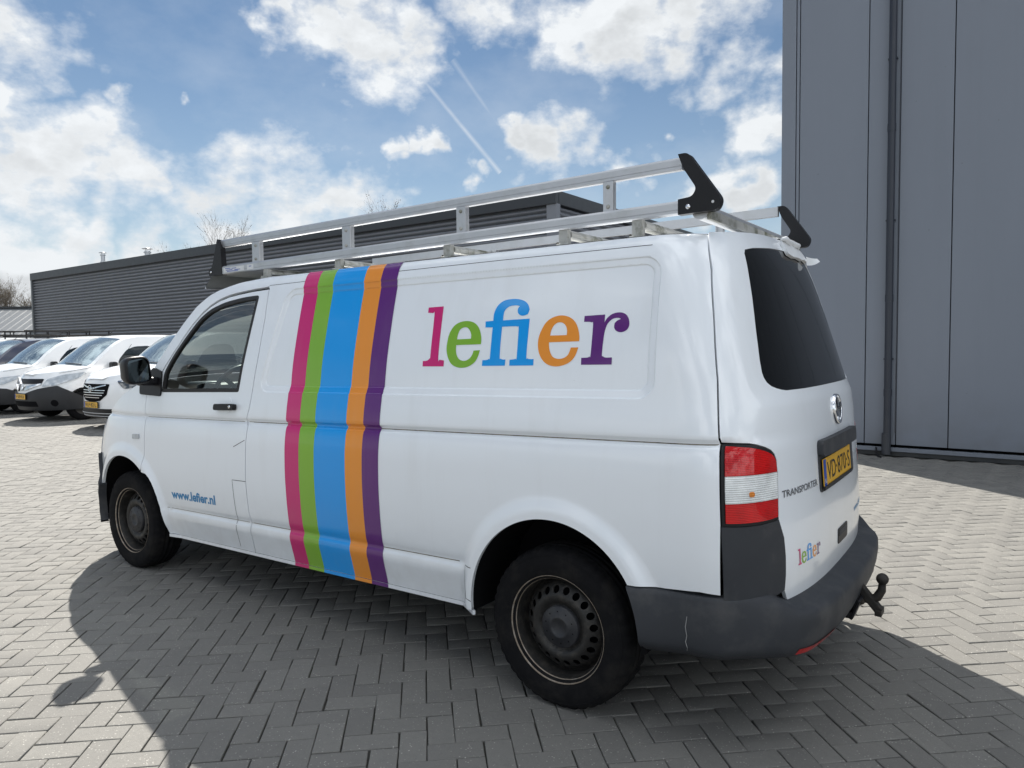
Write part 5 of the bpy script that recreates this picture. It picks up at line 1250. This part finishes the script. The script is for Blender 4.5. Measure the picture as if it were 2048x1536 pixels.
# ---------------------------------------------------------------- parked vans beyond (noses towards +y)
def interp_(pts): xs = [p[0] for p in pts]; ys = [p[1] for p in pts]; return lambda x: _pchip(xs, ys, np.clip(x, xs[0], xs[-1]))
def parked(name, x0, y0, spec, label, group='small vans parked in a row with their noses out'):
    """local axes: l = distance back from the nose, lateral s, height z; placed so that the nose points to +y"""
    root = empty(name, (x0, y0, 0)); tag(root, label, 'van', group)
    E = interp_(spec['E']); Lc = spec['L']; Wm = spec['W'] / 2; paintm = M[spec['paint']]
    hw = _pchip; tum = [(0.0, .90), (.25, .94), (.55, .985), (.75, 1.0), (.95, .985), (1.15, .955), (1.5, .86), (1.8, .76), (2.0, .70)]
    tw = interp_(tum); cr = spec.get('corner', .62); nn = 2.3
    nz = interp_(spec['nose'])
    def Wd(l, z):
        a = np.clip((cr + nz(z) - l) / cr, 0, .9999); b = np.clip((l - (Lc - .28)) / .28, 0, .9999)
        w = Wm * tw(z) * (1 - a**nn)**(1 / nn) * (1 - b**3)**(1 / 3)
        for wx in spec['wheels']:
            r = np.hypot(l - wx, z - .34); w = w + np.maximum(Wm * 1.0 - w, 0) * (1 - sstep(.36, .48, r)) * (z < .9)
        return w
    tf, sf = _arc(nn, cr, Wm); SF = sf[-1]
    def Ff(u, z):
        s = np.abs(u); th = np.interp(np.minimum(s, SF), sf, tf)
        l = nz(z) + cr - cr * np.abs(np.cos(th))**(2 / nn) + np.maximum(s - SF, 0)
        w = Wd(np.maximum(l, nz(z) + cr), z) * np.abs(np.sin(th))**(2 / nn)
        return np.stack([-np.sign(u) * w, -l, z + 0 * u], -1)      # u > 0: the side facing -x
    def Fs(l, z): return np.stack([-Wd(l, z), -l, z + 0 * l], -1)
    ce = (0, -Lc / 2, .9)
    def uo(l, z): 
        n0 = float(nz(np.array(z)))
        if l >= n0 + cr: return SF + l - n0 - cr
        return float(np.interp(np.arccos(min(max((n0 + cr - l) / cr, 0), 1)**(nn / 2)), tf, sf))
    def Pn(nm, pts, m, off=0., par=None, mir=False, front=True, lip=.004, **k):
        if front: q = [(uo(l, z), z) for l, z in pts]
        else: q = pts
        return panel(nm, Ff, q, m, par or root, off=off, lip=lip, mirror=mir, du=k.pop('du', .12), dv=k.pop('dv', .12), step=k.pop('step', .06), centre=ce, **k)
    zb = spec.get('zb', .26)
    for mir in (False, 'x'):
        arches = []
        out = [(.55, zb)]
        for wx in spec['wheels']: out += [(wx + .37 * math.cos(t), max(zb, .34 + .37 * math.sin(t))) for t in np.linspace(math.pi * 1.06, -math.pi * .06, 15)]
        out += [(Lc - .02, zb), (Lc - .02, float(E(Lc)))] + [(l, float(E(l))) for l in np.linspace(Lc - .05, .55, 34)]
        Pn('body_side', out, paintm, mir=mir, lip=.02)
        # side window
        for wpts in spec['windows']: Pn('side_window', roundpoly(wpts, .06, 3), M['car_glass'], off=.004, mir=mir, du=.2, dv=.2)
        for ln in spec.get('seams', ()):
            a, b = ln; P = []
            for t in np.linspace(0, 1, 8): q = Ff(np.array([uo(a[0] + (b[0]-a[0])*t, a[1] + (b[1]-a[1])*t)]), np.array([a[1] + (b[1]-a[1])*t]))[0]; P.append(tuple(q * [(-1 if mir else 1), 1, 1]))
            MB().tube(P, .004, 4, False).build('door_seam', M['dark'], root)
    # nose below the bonnet edge
    ze0 = float(E(.0)); q0 = uo(.55, .5)
    nose = [(-q0, zb), (q0, zb)] + [(uo(l, float(E(l))), float(E(l))) for l in np.linspace(.55, float(nz(ze0)) + .002, 12)] + [(-uo(l, float(E(l))), float(E(l))) for l in np.linspace(float(nz(ze0)) + .002, .55, 12)]
    panel('nose', Ff, nose, paintm, root, du=.08, dv=.08, lip=.01, step=.05, centre=ce)
    def Ft(l, t):
        ze = E(l); w = Wd(np.maximum(l, nz(ze) + .02), ze); bow = -.22 * (1 - t*t) * sstep(.35, .9, l) * (1 - sstep(Lc * .45, Lc * .6, l))
        return np.stack([-w * t, -(l + bow), ze + .05 * (1 - t * t) * sstep(0, .4, l)], -1)
    l0 = float(nz(ze0)) + .01; lw0, lw1 = spec['screen']
    ls = np.concatenate([np.linspace(l0, lw0, 12)]); grid_obj('bonnet', Ft, ls, np.linspace(-1, 1, 13), paintm, root)
    grid_obj('windscreen', lambda a, b: Ft(a, b), np.linspace(lw0, lw1, 10), np.linspace(-.90, .90, 13), M['windscreen'], root)
    for a, b in ((-1, -.90), (.90, 1)): grid_obj('pillar', Ft, np.linspace(lw0, lw1, 10), np.linspace(a, b, 3), paintm, root)
    grid_obj('roof', Ft, np.concatenate([np.linspace(lw1, Lc - .02, 16)]), np.linspace(-1, 1, 13), paintm, root)
    rear = [(-Wm * float(tw(z)) * s, -(Lc - .03), z) for s, z in ((-1, zb), (1, zb), (1, 1.0), (.99, 1.4), (1.0, float(E(Lc))), (-1.0, float(E(Lc))), (-.99, 1.4), (-1, 1.0))]
    mk('rear_door', rear, [tuple(range(8))], paintm, root)
    MB().box((0, -Lc / 2, .32), (Wm * 1.5, Lc * .86, .12)).build('underbody', M['dark'], root)
    # wipers, aerial
    P = [tuple(Ft(np.array([lw0 + .01 + .02 * t]), np.array([-.2 - .6 * t]))[0] + [0, .01, .02]) for t in np.linspace(0, 1, 4)]; MB().tube(P, .010, 5).build('wiper', M['black'], root)
    P = [tuple(Ft(np.array([lw0 + .02 + .02 * t]), np.array([.75 - .6 * t]))[0] + [0, .01, .02]) for t in np.linspace(0, 1, 4)]; MB().tube(P, .010, 5).build('wiper', M['black'], root)
    a = Ft(np.array([lw1 + .15]), np.array([0.]))[0]; MB().tube([a, a + [0, -.20, .16]], [.010, .004], 6).build('aerial', M['black'], root)
    # mirrors
    for s in (1, -1):
        l, z = spec['mirror']; w = float(Wd(np.array([l]), np.array([z]))[0])
        MB().box((-s * (w + .11), -l, z + .05), (.20, .12, .17), bev=.045).box((-s * (w + .01), -l, z), (.08, .06, .06), bev=.01).build('door_mirror', M[spec.get('mirrorm', 'black')], root)
    # wheels
    for wx in spec['wheels']:
        for s in (1, -1):
            Mr = Matrix(((0, 0, -s, -s * (Wm - .13)), (1, 0, 0, -wx), (0, 1, 0, .315), (0, 0, 0, 1)))
            t = MB().lathe([(.19, -.09), (.27, -.10), (.31, -.08), (.318, 0), (.31, .08), (.27, .10), (.20, .095)], 30, Mr).build('wheel', M['rubber'], root)
            MB().lathe([(.205, .090), (.195, .075), (.15, .06), (.06, .075), (0, .075)], 24, Mr).build('rim', M['steel'], t)
    # front details
    for nm, pts, m, off, both, mode in spec['front']:
        for mir in ((False, 'x') if both else (False,)):
            if mode == 'lz': Pn(nm, roundpoly(pts, .02, 2), M[m], off=off, mir=mir, du=.06, dv=.06, step=.03)
            else: panel(nm, Ff, roundpoly(pts, .02, 2), M[m], root, off=off, lip=.006, mirror=mir, du=.06, dv=.06, step=.03, centre=ce)
    return root, Ff
def plate(root, Ff, z, text):
    p = Ff(np.array([0.0001]), np.array([z]))[0]; Mx = Matrix(((-1, 0, 0, 0), (0, 0, 1, p[1] + .03), (0, 1, 0, z), (0, 0, 0, 1)))
    b = MB().box((0, p[1] + .02, z), (.53, .015, .12)).build('plate_holder', M['black'], root)
    pl = MB().box((0, p[1] + .028, z), (.512, .006, .105)).build('number_plate', M['plate'], root)
    def fn(a, c): return (.215 - a, p[1] + .0325, z - .034 + c)
    lay_text('plate_number', text, fn, .43, .068, M['ink'], pl, .01)
    mk('country_band', [(.254, p[1] + .0318, z - .05), (.218, p[1] + .0318, z - .05), (.218, p[1] + .0318, z + .05), (.254, p[1] + .0318, z + .05)], [(0, 1, 2, 3)], M['eu_blue'], pl)
KANG = dict(L=4.25, W=1.83, paint='white2', wheels=(.86, 3.55), screen=(1.02, 1.86), mirror=(1.45, 1.10), corner=.75,
    E=[(0, .93), (.10, .985), (.25, 1.02), (.5, 1.06), (.8, 1.10), (1.02, 1.14), (1.3, 1.36), (1.6, 1.60), (1.86, 1.735), (2.2, 1.79), (2.9, 1.80), (4.25, 1.76)],
    nose=[(.2, .08), (.35, .02), (.5, .0), (.7, .02), (.85, .06), (1.0, .16), (1.2, .30)],
    windows=[[(1.58, 1.08), (2.52, 1.10), (2.50, 1.50), (2.38, 1.58), (2.05, 1.57), (1.85, 1.50), (1.64, 1.28)]],
    seams=[((1.52, .34), (1.52, 1.10)), ((2.58, .34), (2.58, 1.62)), ((1.55, 1.12), (1.98, 1.62)), ((.45, 1.02), (1.02, 1.12))],
    front=[('bumper', [(-1.42, .25), (1.42, .25), (1.40, .52), (1.12, .66), (.92, .76), (.55, .70), (.20, .60), (-.20, .60), (-.55, .70), (-.92, .76), (-1.12, .66), (-1.40, .52)], 'bumper_dark', .022, False, 'u'),
           ('grille', [(-.60, .80), (.60, .80), (.62, .90), (-.62, .90)], 'black', .012, False, 'u'), ('grille_lip', [(-.2, .66), (.2, .66), (.62, .79), (.60, .81), (0, .72), (-.60, .81), (-.62, .79)], 'chrome', .024, False, 'u'),
           ('intake', [(-.55, .33), (.55, .33), (.52, .44), (-.52, .44)], 'dark', .024, False, 'u'), ('fog_lamp', circle(.88, .40, .07, 14), 'dark', .024, True, 'u'),
           ('headlight', [(.62, .74), (.90, .77), (1.25, .90), (1.36, 1.0), (1.30, 1.03), (.95, .98), (.70, .90)], 'lampclear', .018, True, 'u')])
COMBO = dict(L=4.4, W=1.85, paint='white2', wheels=(.88, 3.66), screen=(1.10, 1.86), mirror=(1.42, 1.14), corner=.60,
    E=[(0, .90), (.08, .965), (.22, 1.02), (.5, 1.085), (.85, 1.14), (1.10, 1.175), (1.4, 1.42), (1.65, 1.62), (1.86, 1.735), (2.2, 1.80), (2.9, 1.81), (4.4, 1.77)],
    nose=[(.2, .06), (.35, .0), (.6, .0), (.85, .03), (1.0, .12), (1.2, .26)],
    windows=[[(1.52, 1.13), (2.50, 1.15), (2.48, 1.52), (2.36, 1.60), (2.0, 1.57), (1.82, 1.47)]],
    seams=[((1.45, .34), (1.45, 1.14)), ((2.56, .34), (2.56, 1.64))],
    front=[('bumper', [(-1.2, .24), (1.2, .24), (1.15, .45), (1.0, .50), (.75, .40), (-.75, .40), (-1.0, .50), (-1.15, .45)], 'black', .014, False, 'u'),
           ('intake_bar', [(-.60, .265), (.60, .265), (.60, .275), (-.60, .275)], 'sticker', .024, False, 'u'), ('intake_bar', [(-.64, .315), (.64, .315), (.64, .325), (-.64, .325)], 'sticker', .024, False, 'u'),
           ('grille', [(-.50, .86), (-.46, .66), (-.28, .55), (0, .52), (.28, .55), (.46, .66), (.50, .86)], 'dark', .010, False, 'u'),
           ('grille_bar', [(-.44, .83), (-.05, .76), (.05, .76), (.44, .83), (.44, .85), (.07, .79), (-.07, .79), (-.44, .85)], 'chrome', .024, False, 'u'),
           ('grille_slat', [(-.42, .735), (.42, .735), (.42, .748), (-.42, .748)], 'chrome', .020, False, 'u'), ('grille_slat', [(-.40, .69), (.40, .69), (.40, .703), (-.40, .703)], 'chrome', .020, False, 'u'),
           ('grille_slat', [(-.36, .645), (.36, .645), (.36, .658), (-.36, .658)], 'chrome', .020, False, 'u'), ('grille_slat', [(-.28, .60), (.28, .60), (.28, .612), (-.28, .612)], 'chrome', .020, False, 'u'),
           ('fog_lamp', circle(.90, .37, .045, 12), 'lampclear', .030, True, 'u'),
           ('headlight', [(.66, .90), (1.12, .93), (1.20, .91), (1.05, .80), (.80, .77)], 'lampdark', .012, True, 'u'), ('light_strip', [(.66, .895), (1.10, .925), (1.12, .94), (.66, .915)], 'chrome', .016, True, 'u')])
FORD = dict(KANG); FORD.update(W=1.84, E=[(0, .88), (.08, .95), (.25, 1.01), (.5, 1.06), (.85, 1.11), (1.08, 1.15), (1.4, 1.42), (1.7, 1.64), (1.95, 1.75), (2.3, 1.80), (2.9, 1.82), (4.25, 1.80)], screen=(1.08, 1.95),
    front=[('bumper', [(-1.42, .25), (1.42, .25), (1.38, .50), (1.05, .62), (.62, .66), (.5, .78), (-.5, .78), (-.62, .66), (-1.05, .62), (-1.38, .50)], 'bumper_dark', .020, False, 'u'),
           ('grille', [(-.46, .48), (.46, .48), (.55, .74), (-.55, .74)], 'dark', .026, False, 'u'), ('headlight', [(.62, .68), (.98, .72), (1.28, .86), (1.24, .92), (.9, .88), (.66, .80)], 'lampclear', .018, True, 'u')])
NAVY = dict(FORD); NAVY.update(paint='navy', mirrorm='black')
TALL = dict(KANG); TALL.update(L=4.9, W=1.90, E=[(0, .98), (.08, 1.04), (.25, 1.10), (.5, 1.16), (.8, 1.22), (.95, 1.26), (1.3, 1.54), (1.6, 1.74), (1.86, 1.87), (2.2, 1.93), (2.9, 1.94), (4.9, 1.92)], screen=(.95, 1.86), mirror=(1.3, 1.25), wheels=(.9, 3.9),
    windows=[[(1.30, 1.20), (2.30, 1.22), (2.28, 1.64), (2.16, 1.72), (1.80, 1.71), (1.58, 1.60)]])
r, F = parked('parked_van', 13.75, -3.05, COMBO, 'white parked van with a slatted grille, partly hidden by the striped van door mirror'); plate(r, F, .47, 'VLF·82·L')
em = MB().lathe([(.052, .0), (.060, .006), (.068, .0)], 20, Matrix(((-1, 0, 0, 0), (0, 0, 1, .035), (0, 1, 0, .775), (0, 0, 0, 1)))).build('round_emblem', M['chrome'], r)
MB().bar((.05, .04, .80), (-.05, .04, .75), .012, .012).build('emblem_bolt', M['chrome'], em)
r, F = parked('parked_van', 16.80, -3.0, KANG, 'white parked van with a big dark grey bumper, bright headlamp and chevron badge'); plate(r, F, .53, 'V·509·RX')
mb = MB(); Mx = Matrix(((-1, 0, 0, 0), (0, 0, 1, .045), (0, 1, 0, .80), (0, 0, 0, 1)))
for a, b in (((0, .15), (-.09, 0)), ((-.09, 0), (0, -.15)), ((0, -.15), (.09, 0)), ((.09, 0), (0, .15))): mb.bar(Mx @ Vector((*a, -.02 if a[1] > 0 or b[1] > 0 else 0)), Mx @ Vector((*b, -.02 if a[1] > 0 or b[1] > 0 else 0)), .035, .02)
mb.build('diamond_emblem', M['chrome'], r)
parked('parked_van', 19.75, -3.0, FORD, 'white parked van with an angular headlamp between the chevron-badged van and the navy one')
parked('parked_van', 22.6, -3.1, NAVY, 'dark navy parked van in the row of white ones')
parked('parked_van', 25.4, -3.0, FORD, 'white parked van at the far end of the row next to the navy one')
r, F = parked('parked_van', 10.75, -4.0, COMBO, 'white parked van seen through the cab window of the striped van')
# ladder racks on two of the far vans
def small_rack(x0, y0, ztop, L, label):
    rt = empty('ladder_rack', (x0, y0, ztop)); tag(rt, label, 'roof rack', 'racks on the parked vans')
    for s in (1, -1):
        MB().bar((s * .72, 0, .06), (s * .72, -L, .06), .04, .035).build('side_rail', M['steel'], rt)
        MB().bar((s * .72, 0, .19), (s * .72, -L, .19), .035, .03).build('side_rail', M['steel'], rt)
        for k in range(5):
            MB().bar((s * .72, -.05 - k * (L - .1) / 4, -.03), (s * .72, -.05 - k * (L - .1) / 4, .19), .03, .03, up=(1, 0, 0)).build('post', M['black'], rt)
    for k in range(4): MB().bar((-.72, -.1 - k * (L - .2) / 3, .03), (.72, -.1 - k * (L - .2) / 3, .03), .04, .03).build('cross_bar', M['steel'], rt)
small_rack(22.6, -5.0, 1.87, 2.3, 'dark ladder rack on the roof of the navy parked van')
small_rack(28.9, -5.0, 2.0, 2.6, 'dark ladder rack on the tall white van parked last in the row')
parked('parked_van', 28.9, -3.0, TALL, 'tall white parked van carrying a ladder rack at the very end of the row')

# ---------------------------------------------------------------- bare trees
M['bark'] = simple('bare_twigs', (.075, .060, .048), .9, var=.35, vs=2)
M['bud'] = simple('buds_and_catkins', (.16, .13, .09), .9, var=.3, vs=3)
def bare_tree(x, y, h, spread, label, seed, levels=5, start=.35, name='bare_tree', trunk_r=.16, buds=0):
    rnd = random.Random(seed); t = empty(name, (x, y, 0)); tag(t, label, 'tree')
    trunk = MB(); crown = MB(); V = []; F = []
    def seg(a, b, ra, rb, mb):
        n = 5 if ra > .02 else 3; mb.tube([a, b], [ra, rb], n, False)
    def grow(p, d, ln, r, lev):
        k = 3; q = p
        for i in range(k):
            d2 = (d + Vector((rnd.uniform(-1, 1), rnd.uniform(-1, 1), rnd.uniform(-.4, .7))) * .16).normalized(); e = q + d2 * ln / k; r2 = r * .86
            seg(q, e, r, r2, trunk if lev == 0 else crown)
            if lev < levels and (i > 0 or lev > 0):
                for _ in range(rnd.choice((1, 2)) if lev < levels - 1 else 2):
                    ax = Vector((rnd.uniform(-1, 1), rnd.uniform(-1, 1), rnd.uniform(-.2, .8))).normalized(); nd = (d2 * rnd.uniform(.7, 1.1) + ax * spread * rnd.uniform(.6, 1.0)).normalized()
                    grow(e, nd, ln * rnd.uniform(.55, .78), r2 * .62, lev + 1)
            q = e; d = d2; r = r2
        if lev < levels: grow(q, d, ln * .7, r * .8, lev + 1)
        elif buds and rnd.random() < buds:
            for _ in range(2):
                c = p.lerp(q, rnd.random()); s = rnd.uniform(.03, .07); o = len(V); u = Vector((rnd.uniform(-1, 1), rnd.uniform(-1, 1), rnd.uniform(-1, 1))).normalized() * s; w = u.orthogonal().normalized() * s * .6
                V.extend([c - u, c + w, c + u, c - w]); F.append((o, o+1, o+2, o+3))
    grow(Vector((0, 0, 0)), Vector((0, 0, 1)), h * start, trunk_r, 0)
    trunk.build('trunk', M['bark'], t); crown.build('crown', M['bark'], t)
    if V: mk('buds', V, F, M['bud'], t)
    return t
bare_tree(66.0, -38, 17.5, .80, 'broad leafless tree rising behind the hall near its middle flue', 3, 5, .30, buds=.3)
bare_tree(43.0, -40, 15.6, .75, 'leafless treetop showing just above the ladder rack behind the hall', 11, 5, .30, buds=.3)
for i, (x, y, h, s) in enumerate(((124, -37, 16.0, 5), (117, -43, 15.0, 6), (128, -43, 17.0, 8), (122, -48, 16.0, 9))):
    bare_tree(x, y, h, .8, ['dense bare tree left of the others beyond the pale shed roof', 'bare tree nearest the end of the dark hall beyond the shed roof', 'tallest thicket of bare branches beyond the shed roof', 'twiggy bare tree low behind the shed ridge'][i], s, 5, .26, buds=.8, trunk_r=.2)
